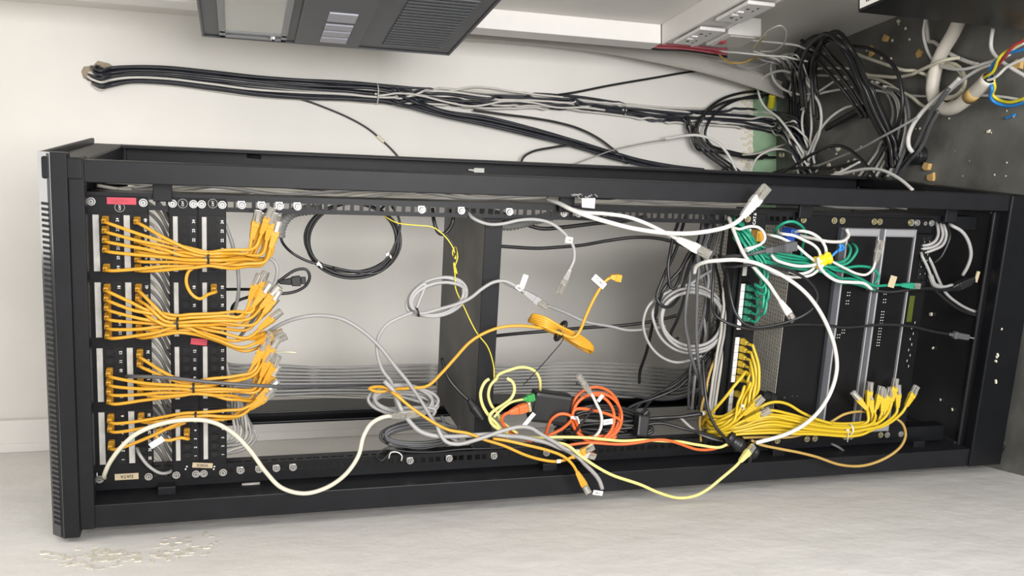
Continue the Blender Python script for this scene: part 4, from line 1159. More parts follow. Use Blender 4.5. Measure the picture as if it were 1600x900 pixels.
flag(o_, KW(950, 659, -0.066), RM.to_3x3() @ V((0.1, 0, -1)), RM.to_3x3() @ V((1, 0, 0.1)), 0.019, 0.0105, 'AV01-S', 0.0042)
flag(o_, KW(938, 622, -0.070), RM.to_3x3() @ V((0.7, 0, -0.5)), RM.to_3x3() @ V((0.5, 0, 0.7)), 0.015, 0.007)
# black power leads bundled behind the orange ring
cable('power_cable', 'black power lead wound in a long hank behind the orange ring', 'power cable', M['black'], 0.0036, [(870, 645, 0.02)] + ell(950, 662, 62, 19, 7.4, 0.02, 4.5, 0.08, 0.2, 41, 0.016) + [(1012, 656, 0.0), (1040, 655, -0.01), (1070, 650, -0.015), (1092, 646, -0.02)])
cable('power_cable', 'second black power lead wound below the first behind the orange ring', 'power cable', M['black'], 0.0032, [(865, 662, 0.03)] + ell(930, 676, 58, 12, 5.4, 0.025, 3.0, 0.03, 0.5, 42, 0.01) + [(990, 668, 0.0), (1030, 661, -0.01), (1070, 670, -0.03), (1110, 679, -0.035), (1145, 687, -0.04)])
cable('power_cable', 'black lead slanting through the middle of the orange ring', 'power cable', M['black'], 0.0026, [(936, 622, -0.046), (925, 640, -0.048), (910, 660, -0.045), (898, 675, -0.04), (880, 690, -0.03)])
b = MB()
b.taper(KW(1004, 648, -0.01), KW(1000, 682, -0.02), OUT, 0.026, 0.022, 0.024, 0.022)
b.taper(KW(1012, 650, -0.01), KW(1006, 642, -0.01), OUT, 0.012, 0.012, 0.018, 0.016)
tag(b.build('mains_plug', M['blackp'], bevel=0.004), 'black moulded mains plug beside the wound black leads', 'mains plug')
# taped black joint
b = MB()
S = smooth([KW(1136, 682, -0.05), KW(1150, 692, -0.058), KW(1165, 702, -0.062), KW(1178, 706, -0.06)], 0.003)
b.tube(S, lambda i: 0.0135 + 0.0025 * math.sin(i * 0.9) + 0.0012 * math.sin(i * 2.3), 14)
tp = b.build('taped_joint', M['blackp'], smooth=True)
tag(tp, 'lump of black tape joining several cables at the left rail', 'cable joint')
MB().tube(smooth([KW(1166, 703, -0.07), KW(1172, 713, -0.075), KW(1170, 722, -0.07)], 0.004), 0.0045, 8).build('tape_end', M['blackp'], tp, smooth=True)

# ================================================================== tangle around the low panel
PW = 'power_cable'; PC = 'power cable'; NW = 'network_cable'
# black loops
cable(PW, 'black cable hanging in a narrow hook just under the right rail', PC, M['black'], 0.0034, [(1062, 338, 0.06), (1058, 352, 0.04), (1052, 370, 0.02), (1047, 395, 0.01), (1044, 415, 0.005), (1045, 436, 0.0), (1048, 449, -0.002), (1053, 451, -0.003), (1059, 442, 0.0), (1064, 426, 0.01), (1070, 410, 0.02), (1077, 400, 0.03), (1086, 388, 0.04), (1094, 370, 0.05), (1097, 345, 0.06)])
cable(PW, 'black cable making a deep loop at the edge of the right tangle', PC, M['black'], 0.0034, [(1072, 336, 0.07), (1066, 356, 0.055), (1060, 378, 0.04), (1053, 398, 0.03), (1040, 425, 0.02), (1032, 447, 0.015), (1029, 462, 0.012), (1031, 472, 0.01), (1038, 479, 0.01), (1048, 477, 0.012), (1058, 467, 0.02), (1066, 450, 0.03), (1074, 425, 0.04), (1084, 400, 0.05), (1098, 372, 0.06), (1108, 345, 0.07)])
cable(PW, 'black cable slanting from the right rail into the grey coil', PC, M['black'], 0.0034, [(1092, 388, 0.03), (1080, 391, 0.02), (1072, 404, 0.015), (1063, 422, 0.01), (1052, 434, 0.008), (1043, 444, 0.006), (1034, 456, 0.006), (1026, 478, 0.02), (1018, 515, 0.05), (1010, 550, 0.08), (1000, 580, 0.12), (999, 598, 0.15)])
cable(PW, 'black cable passing straight down beside the hook to the rear bundle', PC, M['black'], 0.0034, [(1104, 340, 0.05), (1098, 370, 0.045), (1086, 405, 0.04), (1076, 440, 0.05), (1068, 470, 0.06), (1058, 500, 0.07), (1048, 522, 0.08), (1050, 532, 0.08), (1060, 528, 0.08)])
cable(NW, 'dark grey cable running level down the front of the grey coil', CN, M['dgrey'], 0.0036, [(1112, 338, 0.04), (1106, 372, 0.02), (1090, 404, 0.0), (1080, 432, -0.012), (1074, 460, -0.018), (1071, 485, -0.02), (1071, 510, -0.02), (1075, 530, -0.02), (1078, 550, -0.018), (1086, 575, -0.01), (1098, 605, 0.0), (1104, 640, 0.01)])
cable(NW, 'second dark grey cable running down the front of the grey coil', CN, M['dgrey'], 0.0036, [(1100, 345, 0.05), (1096, 370, 0.03), (1090, 400, -0.005), (1089, 430, -0.016), (1089, 470, -0.02), (1088, 510, -0.02), (1089, 545, -0.018), (1093, 580, -0.012), (1096, 600, -0.008), (1100, 620, 0.0), (1094, 650, 0.01)])
cable(NW, 'grey cable coiled in wide loops before the perforated plate', CN, M['lgrey'], 0.0031, [(1116, 420, 0.06), (1090, 436, 0.04)] + ell(1082, 499, 52, 47, 4.4, 0.02, 4.5, 0.2, 3.6, 51, 0.012) + [(1100, 548, 0.03), (1118, 540, 0.05)])
cable(NW, 'pale grey cable bowed out widest on the side of the grey coil', CN, M['lgrey'], 0.0028, [(1058, 446, 0.03), (1040, 458, 0.03), (1027, 465, 0.03), (1012, 480, 0.03), (1005, 506, 0.03), (1013, 535, 0.03), (1031, 556, 0.03), (1055, 566, 0.03), (1078, 563, 0.03), (1096, 556, 0.04)])
for i in range(4):
    rr = random.Random(700 + i)
    cable(NW, 'grey cable of the flat ribbon descending between coil and low panel', CN, M['grey'] if i % 2 else M['beige'], 0.0030,
          [(1138 + 3 * i, 395 + 5 * i, 0.07), (1136 + 2 * i, 440, 0.035), (1130 + 3.6 * i, 490, 0.015), (1123 + 4.2 * i, 540, 0.01), (1116 + 4.4 * i, 580, 0.008), (1110 + 4.6 * i, 620, 0.008), (1104 + 5 * i, 652, 0.012), (1096 + 4 * i, 680, 0.03)],
          group='grey cables between coil and low panel')
for i in range(7):
    rr = random.Random(720 + i)
    x = 1098 + 5 * i
    cable(NW, 'cable dropping from the right rail into the tangle beside the low panel', CN, (M['dgrey'], M['grey'], M['black'])[i % 3], 0.0031,
          [(x + 2, 330, 0.08), (x + 4 + rr.uniform(-4, 4), 360, 0.06 + 0.01 * i), (x + rr.uniform(-8, 8), 400, 0.06 + 0.01 * i), (x + rr.uniform(-8, 8), 440, 0.06 + 0.01 * i), (x + rr.uniform(-10, 6), 480, 0.06 + 0.01 * i), (x - 8 + rr.uniform(-8, 8), 530, 0.06 + 0.01 * i), (x - 14 + rr.uniform(-8, 8), 580, 0.06 + 0.01 * i), (x - 22, 640, 0.06 + 0.01 * i)],
          group='cables dropping beside the low panel')
for i in range(3):
    rr = random.Random(740 + i)
    cable(PW, 'black cable crossing from the rear bundle under the right tangle', PC, M['black'], 0.0032,
          [(940 + 30 * i, 668 - 6 * i, 0.10), (985 + 15 * i, 636 - 4 * i, 0.09), (1020 + 12 * i, 622 - 8 * i, 0.08), (1055 + 8 * i, 606 - 10 * i, 0.07), (1090 + 4 * i, 575 - 14 * i, 0.06), (1120, 545 - 10 * i, 0.06)], group='black cables crossing under the tangle')
cable(NW, 'dark grey cable sagging below the rear bundle toward the low panel', CN, M['dgrey'], 0.0036, [(900, 598, 0.30), (950, 610, 0.27), (1000, 620, 0.22), (1040, 624, 0.16), (1075, 618, 0.10), (1098, 604, 0.06)])
cable(PW, 'thick black cable with white collar beside the yellow bundle', PC, M['black'], 0.0038, [(1000, 655, 0.0), (1030, 653, -0.015), (1062, 651, -0.02), (1096, 646, -0.025)])
b = MB(); b.cyl(KW(1095, 646.3, -0.025), KW(1101, 645.5, -0.025), 0.0044, None, 12)
tag(b.build('cable_sleeve', M['whitec'], smooth=True), 'small white sleeve on the end of the thick black cable', 'cable sleeve')
cable(PW, 'black cable falling from the low panel to the taped joint', PC, M['black'], 0.0034, [(1098, 560, -0.012), (1100, 590, -0.03), (1103, 620, -0.045), (1108, 645, -0.055), (1118, 666, -0.062), (1130, 681, -0.065), (1142, 692, -0.062)])
cable('patch_cable', 'ochre cable threading up beside the grey ribbon', 'patch cord', M['ochre'], 0.0026, [(1095, 690, 0.0), (1095, 660, -0.005), (1097, 630, -0.005), (1104, 600, 0.0), (1112, 575, 0.01), (1122, 550, 0.03)])
cable(NW, 'grey cable lying on the left rail under the yellow bundle', CN, M['grey'], 0.0030, [(1060, 650, 0.02), (1085, 672, 0.0), (1110, 684, -0.012), (1138, 690, -0.02)])
# adapter brick edge: perforated plate is part of the unit below

# ------------------------------------------------------------------ green, white and blue cords on the low panel
GR = 'green patch cords of the low panel'
def dport(n): return port('d', n)
for k, n in enumerate((18, 17, 16, 15, 14)):
    p = dport(n)
    y0 = (423, 451, 475, 487, 499)[k]
    a = K(1186 + 4 * (k % 3), y0 + 4, -0.04)
    o_, S_ = to_port('d', n, [KW(1180 + 2 * k, 444 + 12 * k, -0.055), KW(1192 + 2 * (k % 3), 450 + 10 * k, -0.07), KW(1197 - (k % 2) * 3, 428 + 6 * k, -0.068), KW(1190 - 1.5 * k, 408 + 3 * k, -0.062), KW(1176 - 1.5 * k, 388 + 2 * k, -0.056), KW(1160 - k, 366 + k, -0.04), KW(1150, 350 + 2 * k, 0.0), KW(1146 + 2 * k, 338, 0.03)],
             'green patch cord plugged into port %d of the low panel' % n, M['greenc'], group=GR, r=0.0028)
for i in range(6):
    rr = random.Random(760 + i)
    j = i * 2.6
    pts = [(1148 + i, 345 + j * 0.4, -0.01), (1160 + i, 362 + j * 0.6, -0.035), (1182, 384 + j, -0.045 - 0.002 * i), (1210, 396 + j * 1.2, -0.05), (1240, 402 + j * 1.2, -0.052), (1268, 408 + j * 0.8, -0.054), (1290, 412 + j * 0.7, -0.056)]
    if i < 2:
        pts += [(1310, 412 + j, -0.05), (1324, 404 + 3 * j, -0.05), (1329 + 10 * i, 392, -0.045), (1327 + 9 * i, 384, -0.03), (1322 + 9 * i, 381, -0.014)]
    elif i == 2:
        pts += [(1320, 418, -0.05), (1345, 416, -0.05), (1364, 420, -0.05), (1373, 432, -0.05), (1368, 443, -0.048), (1360, 449, -0.04), (1350, 440, -0.03)]
    elif i == 3:
        pts += [(1320, 424, -0.05), (1345, 436, -0.05), (1362, 445, -0.05), (1380, 446, -0.05), (1398, 445, -0.05), (1410, 445.5, -0.05)]
    else:
        pts += [(1310, 424 + 3 * i, -0.05), (1330, 430 + 2 * i, -0.05), (1350, 440 + i, -0.045), (1364, 450, -0.04)]
    nm = ('rising into the upper silver-framed unit nearest the panel', 'rising into the upper silver-framed unit beside the first', 'looping round over the lower silver-framed unit', 'ending in a loose plug with tan sticker', 'running low through the yellow wrap', 'running lowest through the yellow wrap')[i]
    o_, S_ = cable('patch_cable', 'green patch cord ' + nm, 'patch cord', M['greenc'], 0.0029, pts, ends=[(1, M['greenc'], 1.0)] if i == 3 else ())
    if i == 3:
        flag(o_, KW(1394, 440, -0.056), RM.to_3x3() @ V((0.9, 0, -0.2)), RM.to_3x3() @ V((0.2, 0, 0.9)), 0.024, 0.016).data.materials[0] = M['tan']
WG = []
def wcord(label, pts, r=0.0030, m='whitec', ends=(), name='patch_cable'):
    return cable(name, label, 'patch cord', M[m], r, pts, ends=ends)
wcord('thick white cord sweeping in a great arc over the silver-framed units to the taped joint', [(1084, 425, -0.01), (1089, 415, -0.03), (1104, 409, -0.05), (1124, 407, -0.065), (1151, 406, -0.08), (1178, 411, -0.09), (1204, 421, -0.095), (1233, 437, -0.1), (1258, 457, -0.1), (1276, 479, -0.1), (1293, 510, -0.1), (1304, 542, -0.1), (1307.5, 576, -0.1), (1299, 610, -0.1), (1280, 642, -0.1), (1256, 664, -0.1), (1227, 679, -0.1), (1181, 692, -0.09)], 0.0040)
wcord('greyish white cord hanging over the low panel with its plug loose', [(1138, 340, -0.02), (1148, 365, -0.05), (1164, 400, -0.075), (1187, 428, -0.08), (1204, 449, -0.08), (1220, 472, -0.08)], 0.0036, 'offw', ends=[(1, M['offw'], 1.15)])
wcord('white cord curled tightly round the amber jack block', [(1140, 352, -0.03), (1155, 358, -0.045), (1170, 354, -0.055), (1184, 355, -0.06), (1193, 363, -0.06), (1195, 374, -0.06), (1188, 382, -0.06), (1178, 386, -0.06)], 0.0029, 'whitec', ends=[(1, M['whitec'], 0.7)])
wcord('white cord passing between amber and blue jack blocks', [(1195, 366, -0.02), (1206, 368, -0.05), (1218, 371, -0.06), (1229, 376, -0.062), (1243, 383, -0.064), (1258, 396, -0.066), (1273, 408, -0.066), (1284, 416, -0.066)], 0.0030)
wcord('white cord bending over the first blue jack block', [(1213, 360, -0.01), (1216, 364, -0.04), (1226, 366, -0.06), (1240, 368, -0.064), (1258, 376, -0.066), (1270, 382, -0.068), (1280, 392, -0.066), (1284, 402, -0.066)], 0.0030)
wcord('white cord springing from the blue jack to the yellow wrap in a wide bow', [(1241, 363, -0.04), (1252, 361, -0.06), (1267, 364, -0.07), (1282, 374, -0.074), (1290, 388, -0.074), (1289, 401, -0.070), (1281, 412, -0.066), (1266, 424, -0.066), (1247, 428, -0.066), (1232, 424, -0.060)], 0.0031)
wcord('white cord bowed low across the perforated unit', [(1202, 398, -0.05), (1210, 405, -0.062), (1228, 412, -0.068), (1250, 416, -0.07), (1272, 414, -0.072), (1284, 408, -0.074)], 0.0032)
wcord('white cord dipping lowest over the perforated unit', [(1196, 420, -0.04), (1212, 428, -0.055), (1229, 432, -0.06), (1249, 433, -0.062), (1268, 429, -0.064), (1279, 418, -0.068), (1286, 408, -0.07)], 0.0030)
wcord('white cord with a bare end lying along the lower silver-framed unit', [(1278, 402, -0.08), (1280, 415, -0.08), (1290, 428, -0.08), (1308, 439, -0.078), (1329, 441, -0.076), (1350, 443, -0.074), (1362, 452, -0.07)], 0.0033)
wcord('pinkish grey pair of wires running from the yellow wrap to a loose clear end', [(1284, 400, -0.062), (1299, 408, -0.064), (1320, 419, -0.064), (1340, 428, -0.064), (1354, 429, -0.064), (1364, 420, -0.062), (1368, 408, -0.06)], 0.0027, 'offw', ends=[(1, M['clear'], 1.0)])
wcord('off-white cord arching from the wrap up to the silver corner', [(1250, 366, -0.03), (1266, 371, -0.045), (1285, 376, -0.05), (1304, 378, -0.05), (1319, 376, -0.045), (1326, 367, -0.035), (1322, 358, -0.028)], 0.0034, 'offw')
wcord('white cord reaching over the right rail with an upright clear plug', [(855, 311, 0.02), (872, 317, -0.01), (892, 327, -0.04), (914, 336, -0.06), (950, 347, -0.075), (990, 357, -0.085), (1040, 364, -0.09), (1080, 364.5, -0.095), (1119, 359, -0.1), (1140, 353, -0.1), (1155, 344, -0.1), (1163, 335, -0.1)], 0.0042, 'whitec', ends=[(1, M['whitec'], 1.55)], name='network_cable')
wcord('white cord leaving the rail beside the tape scrap with a grey-booted plug', [(895, 327, -0.02), (914, 332, -0.045), (945, 334, -0.055), (980, 339, -0.06), (1009, 349, -0.065), (1042, 365, -0.07), (1062, 375, -0.075)], 0.0036, 'whitec', ends=[(1, M['offw'], 1.5)], name='network_cable')
# jack blocks and ribbed plug
def block(name, label, px, py, Y, wx, wz, wy, m, cat='jack'):
    c = K(px, py, Y)
    b = rb().box(c + V((-wx / 2, -wy / 2, -wz / 2)), c + V((wx / 2, wy / 2, wz / 2)))
    o = b.build(name, M[m], bevel=0.0018)
    tag(o, label, cat)
    rb().box(c + V((-wx * 0.3, -wy / 2 - 0.002, -wz * 0.25)), c + V((wx * 0.3, -wy / 2, wz * 0.32))).build('latch', M[m], o, bevel=0.0006)
    return o
block('keystone_jack', 'amber jack block inside the curled white cord', 1182, 368, -0.018, 0.021, 0.016, 0.03, 'yellow')
block('keystone_jack', 'upper blue jack block beside the green loop', 1235, 362, -0.022, 0.013, 0.018, 0.034, 'blue')
block('keystone_jack', 'lower blue jack block half hidden by white cords', 1231, 372, -0.016, 0.012, 0.018, 0.022, 'blue')
cable('patch_cable', 'green cord hooped above the blue jack block', 'patch cord', M['greenc'], 0.0029, [(1214, 372, 0.0), (1214, 358, -0.03), (1224, 349, -0.045), (1238, 346, -0.05), (1252, 353, -0.048), (1258, 366, -0.04), (1254, 385, -0.02), (1252, 400, -0.012)])
cable('twist_tie', 'blue twisted tie tail above the yellow wrap', 'twist tie', M['wireblue'], 0.0026, [(1299, 401, -0.07), (1306, 394, -0.07), (1313, 388, -0.07), (1312, 382, -0.068), (1319, 388, -0.07), (1310, 392, -0.074)])
b = MB()
p0, p1 = KW(1195, 392, -0.085), KW(1243, 384, -0.085)
b.taper(p0, p0.lerp(p1, 0.22), OUT, 0.009, 0.008, 0.012, 0.010)
o = b.taper(p0.lerp(p1, 0.62), p1, OUT, 0.0165, 0.013, 0.0175, 0.014)
for i in range(7):
    q0 = p0.lerp(p1, 0.20 + 0.062 * i); q1 = p0.lerp(p1, 0.20 + 0.062 * i + 0.036)
    b.taper(q0, q1, OUT, 0.0115 + 0.0006 * i, 0.010 + 0.0004 * i, 0.012 + 0.0006 * i, 0.0104 + 0.0004 * i)
    q2 = p0.lerp(p1, 0.20 + 0.062 * (i + 1))
    b.taper(q1, q2, OUT, 0.009, 0.008, 0.009, 0.008)
rp, S_ = cable('network_cable', 'dark grey cord with a big ribbed plug lying across the green cords', CN, M['dgrey'], 0.0034, [(1126, 402, 0.0), (1145, 400, -0.04), (1165, 399, -0.07), (1182, 395, -0.084), (1197, 392, -0.085)])
b.build('ribbed_plug', M['dgrey'], rp, bevel=0.0012)
# yellow wrap
b = MB(); p0, p1 = KW(1273, 411, -0.067), KW(1296, 403, -0.067)
b.tube(smooth([p0, p0.lerp(p1, .3), p0.lerp(p1, .7), p1], 0.004), lambda i: 0.0115 + 0.0012 * math.sin(i * 1.7), 12)
b.taper(p0.lerp(p1, 0.55), p0.lerp(p1, 0.62) + V((0.0, -0.012, 0)) + RM.to_3x3() @ V((0.014, 0, 0)), OUT, 0.014, 0.005, 0.010, 0.004)
tag(b.build('tape_wrap', M['wrap'], smooth=True), 'bright yellow tape wrap gathering the white cords', 'tape')
# black leads over the units
cable(PW, 'black lead looping out over the perforated unit and back', PC, M['black'], 0.0030, [(1124, 400, 0.0), (1130, 412, -0.04), (1140, 417, -0.06), (1169, 414, -0.085), (1204, 416, -0.09), (1240, 425, -0.09), (1267, 443, -0.09), (1277, 461, -0.09), (1273, 478, -0.09), (1258, 491, -0.09), (1233, 502, -0.085), (1204, 509, -0.08), (1178, 511, -0.075), (1160, 503, -0.07), (1148, 486, -0.06), (1141, 460, -0.05), (1137, 430, -0.03), (1133, 405, 0.0)])
o_, S_ = cable(PW, 'long black lead crossing both silver-framed units to a loose plug', PC, M['black'], 0.0030, [(1116, 400, 0.0), (1114, 440, -0.02), (1113, 475, -0.03), (1118, 492, -0.045), (1133, 503, -0.055), (1169, 513.5, -0.065), (1204, 512, -0.065), (1240, 507, -0.06), (1284, 507.5, -0.055), (1318, 511.5, -0.055), (1347, 510, -0.055), (1380, 507, -0.055), (1424, 510, -0.055), (1458, 518, -0.05), (1482, 522, -0.05)])
b = MB()
p0, p1 = KW(1482, 522, -0.05), KW(1513, 527, -0.05)
b.taper(p0, p0.lerp(p1, 0.25), OUT, 0.006, 0.006, 0.0065, 0.006); b.taper(p0.lerp(p1, 0.25), p1, OUT, 0.013, 0.009, 0.012, 0.008); b.taper(p0.lerp(p1, 0.3), p0.lerp(p1, 0.4), OUT, 0.016, 0.010, 0.016, 0.010)
b.build('connector', M['dgrey'], o_, bevel=0.001)
MB().taper(p1, p1 + (p1 - p0) * 0.28, OUT, 0.003, 0.002, 0.003, 0.002).build('contact', M['steel'], o_)

# ------------------------------------------------------------------ yellow cords at the foot of the low panel
YG = 'yellow patch cords of the low panel'
TG = K(1158, 634, -0.065)
for k, n in enumerate((12, 11, 10, 9, 8, 7, 6)):
    px, py = ((1164, 533), (1163, 546), (1161, 558), (1158, 569), (1157, 580), (1154, 593), (1153, 613))[k]
    if n == 8:
        via = [(1166, 581, -0.06), (1160, 588, -0.068), (1148, 602, -0.072), (1134, 620, -0.07), (1120, 636, -0.06), (1111, 646, -0.045), (1104, 655, -0.02), (1098, 664, 0.0)]
    else:
        m = [0, 1, 2, 3, 0, 4, 5][k]
        via = [(1176 - m * 1.5, py + 6, -0.045), (1183 - m * 2.4, 566 + m * 8, -0.060 - 0.001 * m), (1179 - m * 2.4, 595 + m * 5, -0.066), (1172 - m * 2.2, 618 + m * 3, -0.068), (1160 - m * 1.6, 636 + m * 2.2, -0.068), (1140 - m * 2, 652 + m * 2.4, -0.060), (1120 - m * 2, 656 + m * 3, -0.04), (1106, 650 + m * 3, -0.015), (1098, 645 + m * 4, 0.012)]
    to_port('d', n, via, 'bright yellow patch cord plugged into port %d of the low panel' % n, M['lemon'], group=YG, r=0.0030)
tie(RM @ K(1162, 634, -0.067), RM.to_3x3() @ V((-0.7, 0, -0.7)), 0.0135, M['whitec'], 'white cable tie round the yellow cords below the low panel', 0.7)
ENDS = [(1352, 637, 1343, 624), (1356, 630, 1358, 610), (1369, 636, 1374, 618), (1384, 638, 1389, 620), (1394, 624, 1399, 602), (1402, 634, 1404, 614), (1417, 632, 1432, 607)]
for k in range(9):
    m = k - 4
    e = ENDS[k % 7]
    if k >= 7:
        e = ((1378, 640, 1380, 624), (1362, 642, 1360, 626))[k - 7]
    dz = 0.004 * (k % 3)
    s0 = [(1106, 648 + 3 * k, 0.0), (1122, 662 + 2 * k, -0.03), (1150, 666 + 1.4 * k, -0.045 - dz)] if k != 1 else [(1112, 664, -0.02), (1150, 640, -0.05), (1184, 633, -0.06)]
    pts = s0 + [(1200, 642 + 4.2 * k, -0.06 - dz), (1235, 648 + 3.6 * k, -0.064 - dz), (1275, 659 + 2.3 * k, -0.066 - dz), (1308, 663 + 2.1 * k, -0.066 - dz), (1328, 663 + 2.2 * k, -0.066 - dz), (1348, 661 + 2.0 * k, -0.066 - dz)]
    bx, by = e[0] - (e[2] - e[0]) * 0.5, e[1] - (e[3] - e[1]) * 0.5
    pts += [((1348 + bx) / 2 + 4, (661 + 2.0 * k + by) / 2 + 6, -0.064 - dz), (bx, by, -0.06), (e[0], e[1], -0.058)]
    o_, S_ = cable('patch_cable', 'bright yellow patch cord in the loose bundle along the bottom units', 'patch cord', M['lemon'], 0.0031, pts, group='yellow patch cords along the bottom units', ends=[(1, M['lemon'], 1.05)])
tie(RM @ K(1326, 671, -0.068), DOWN, 0.0150, M['whitec'], 'white cable tie round the yellow bundle along the bottom units', 0.75, tail=[RM @ K(1325, 684, -0.085), RM @ K(1324, 690, -0.08)])
cable('patch_cable', 'yellow patch cord crooked up over the loose bundle by the black barrel plug', 'patch cord', M['lemon'], 0.0030, [(1160, 656, -0.05), (1180, 640, -0.06), (1197, 631, -0.066), (1215, 628, -0.068), (1232, 632, -0.07), (1252, 644, -0.074), (1276, 655, -0.078), (1300, 662, -0.078)])
for k, (e, l) in enumerate((((1164, 645, 1180, 636), 'yellow patch cord end pointing at the black barrel plug'), ((1168, 655, 1192, 649), 'yellow patch cord end with printed bands beneath the black barrel plug'))):
    o_, S_ = cable('patch_cable', l, 'patch cord', M['lemon'], 0.0029, [(1104, 668 + 4 * k, -0.02), (1125, 670 + 2 * k, -0.05), (1146, 660 + 4 * k, -0.07), (e[0], e[1], -0.08)], ends=[(1, M['lemon'], 1.1)])
    for t in (-14, -18, -22):
        i = len(S_) + t
        MB().tube(S_[i:i + 3], 0.0033, 8).build('printed_band', M['white'], o_, smooth=True)
o_, S_ = cable(PW, 'short black cable with a barrel plug below the yellow plugs', PC, M['black'], 0.0032, [(1218, 640, -0.006), (1212, 630, -0.02), (1204, 622, -0.03)])
p0, p1 = KW(1208, 622, -0.03), KW(1188, 618, -0.035)
b = MB(); b.cyl(p0, p1, 0.011, 0.0105, 16); b.cyl(p0.lerp(p1, 0.3), p0.lerp(p1, 0.45), 0.0125, None, 16)
b.build('connector', M['blackp'], o_)
cable('patch_cable', 'ochre cord drooping in a wide loop below the bottom units', 'patch cord', M['ochre'], 0.0029, [(1174, 688, -0.075), (1186, 694, -0.08), (1217, 701, -0.085), (1248, 707, -0.085), (1276, 714, -0.085), (1312, 726, -0.085), (1345, 728, -0.085), (1372, 721, -0.085), (1396, 708, -0.085), (1410, 694, -0.08), (1415, 678, -0.07), (1410, 662, -0.055), (1400, 654, -0.045)])
cable('patch_cable', 'ochre cord lying behind the loose yellow bundle', 'patch cord', M['ochre'], 0.0028, [(1160, 684, -0.05), (1190, 683, -0.05), (1240, 682, -0.05), (1290, 664, -0.045), (1302, 657, -0.045), (1320, 647, -0.045), (1345, 643, -0.045), (1362, 646, -0.045)])
cable(NW, 'short grey stub curling inside the left rail at the bottom', CN, M['dgrey'], 0.0030, [(1298, 693, 0.0), (1312, 700, -0.01), (1322, 709, -0.012), (1327, 716, -0.012)])

# ------------------------------------------------------------------ cables in the open space over the base plate
for i in range(3):
    cable(NW, 'grey cable of the trio curving out from the lowest rail holes', CN, M['lgrey'], 0.0033,
          [(1462 + 6 * i, 346, 0.02), (1465 + 6 * i, 354, -0.006), (1468 + 7 * i - 2, 366 + i, -0.015), (1461 + 6 * i, 377 + 3 * i, -0.02), (1449 + 3 * i, 384 + 3.5 * i, -0.016), (1438, 386 + 4 * i, -0.006)], group='trio of grey cables at the lowest rail holes')
cable(NW, 'pale grey cable bowed down in front of the base plate', CN, M['lgrey'], 0.0038, [(1476, 349, 0.01), (1486, 353, -0.01), (1502, 361, -0.02), (1513, 377, -0.025), (1517, 398, -0.025), (1512, 416, -0.02), (1504, 430, -0.01)])
cable(PW, 'thin black cable curving beside the grey trio', PC, M['black'], 0.0028, [(1480, 350, 0.0), (1483, 366, -0.016), (1479, 384, -0.02), (1469, 403, -0.018), (1458, 412, -0.01)])
o_, S_ = cable(NW, 'grey cable with a white joint hanging beside the thin unit', CN, M['lgrey'], 0.0032, [(1440, 388, -0.006), (1441, 400, -0.02), (1446, 411, -0.025), (1451, 422, -0.026), (1455, 434, -0.026), (1460, 445, -0.024), (1474, 448, -0.02), (1488, 445, -0.015)])
MB().tube(S_[len(S_) // 2 - 2:len(S_) // 2 + 8], 0.0052, 8).build('sleeve', M['lgrey'], o_)
cable(NW, 'grey cable running slantwise to a white-capped end over the base plate', CN, M['grey'], 0.0033, [(1442, 386, -0.008), (1455, 410, -0.012), (1466, 436, -0.014), (1478, 458, -0.012), (1500, 476, -0.006), (1518, 485, 0.0), (1528, 488, 0.0)])
b = MB(); b.cyl(KW(1527, 488, 0.0), KW(1536, 491, 0.0), 0.0052, 0.0056, 10)
tag(b.build('cable_ferrule', M['white']), 'white cap on the slanting grey cable over the base plate', 'cable cap')
cable(PW, 'black cable drooping under the slanting grey one', PC, M['black'], 0.0036, [(1448, 436, -0.01), (1464, 456, -0.012), (1490, 478, -0.01), (1515, 490, -0.008), (1542, 494, -0.01), (1570, 492, -0.012), (1602, 484, -0.012)])
cable(PW, 'black cable ending in dark connectors over the base plate', PC, M['black'], 0.0034, [(1352, 452, -0.03), (1390, 456, -0.04), (1425, 452, -0.045), (1450, 451, -0.04), (1470, 453, -0.03), (1490, 452, -0.02), (1505, 448, -0.012)])
for (a, c_, w, l) in (((1486, 452), (1522, 436), 0.018, 'black moulded connector over the base plate beside the grey cables'), ((1540, 437), (1578, 432), 0.015, 'black cylindrical connector lying at the base front'), ((1575, 492), (1606, 480), 0.014, 'dark grey clip-like connector at the very bottom of the rack')):
    b = MB()
    p0, p1 = KW(*a, -0.01), KW(*c_, -0.01)
    b.taper(p0, p0.lerp(p1, 0.3), OUT, w * 0.5, w * 0.5, w, w * 0.8); b.taper(p0.lerp(p1, 0.3), p0.lerp(p1, 0.8), OUT, w, w * 0.85, w * 0.95, w * 0.85); b.taper(p0.lerp(p1, 0.8), p1, OUT, w * 0.7, w * 0.6, w * 0.7, w * 0.6)
    tag(b.build('connector_block', M['blackp'], bevel=0.002), l, 'connector')
b = MB(); c = KW(1527, 432, -0.012); b.taper(KW(1524, 441, -0.012), KW(1529, 424, -0.012), OUT, 0.008, 0.003, 0.008, 0.003)
tag(b.build('plug_pin', M['tan'], bevel=0.0006), 'bare brass-coloured plug pin sticking up between the black connectors', 'plug pin')
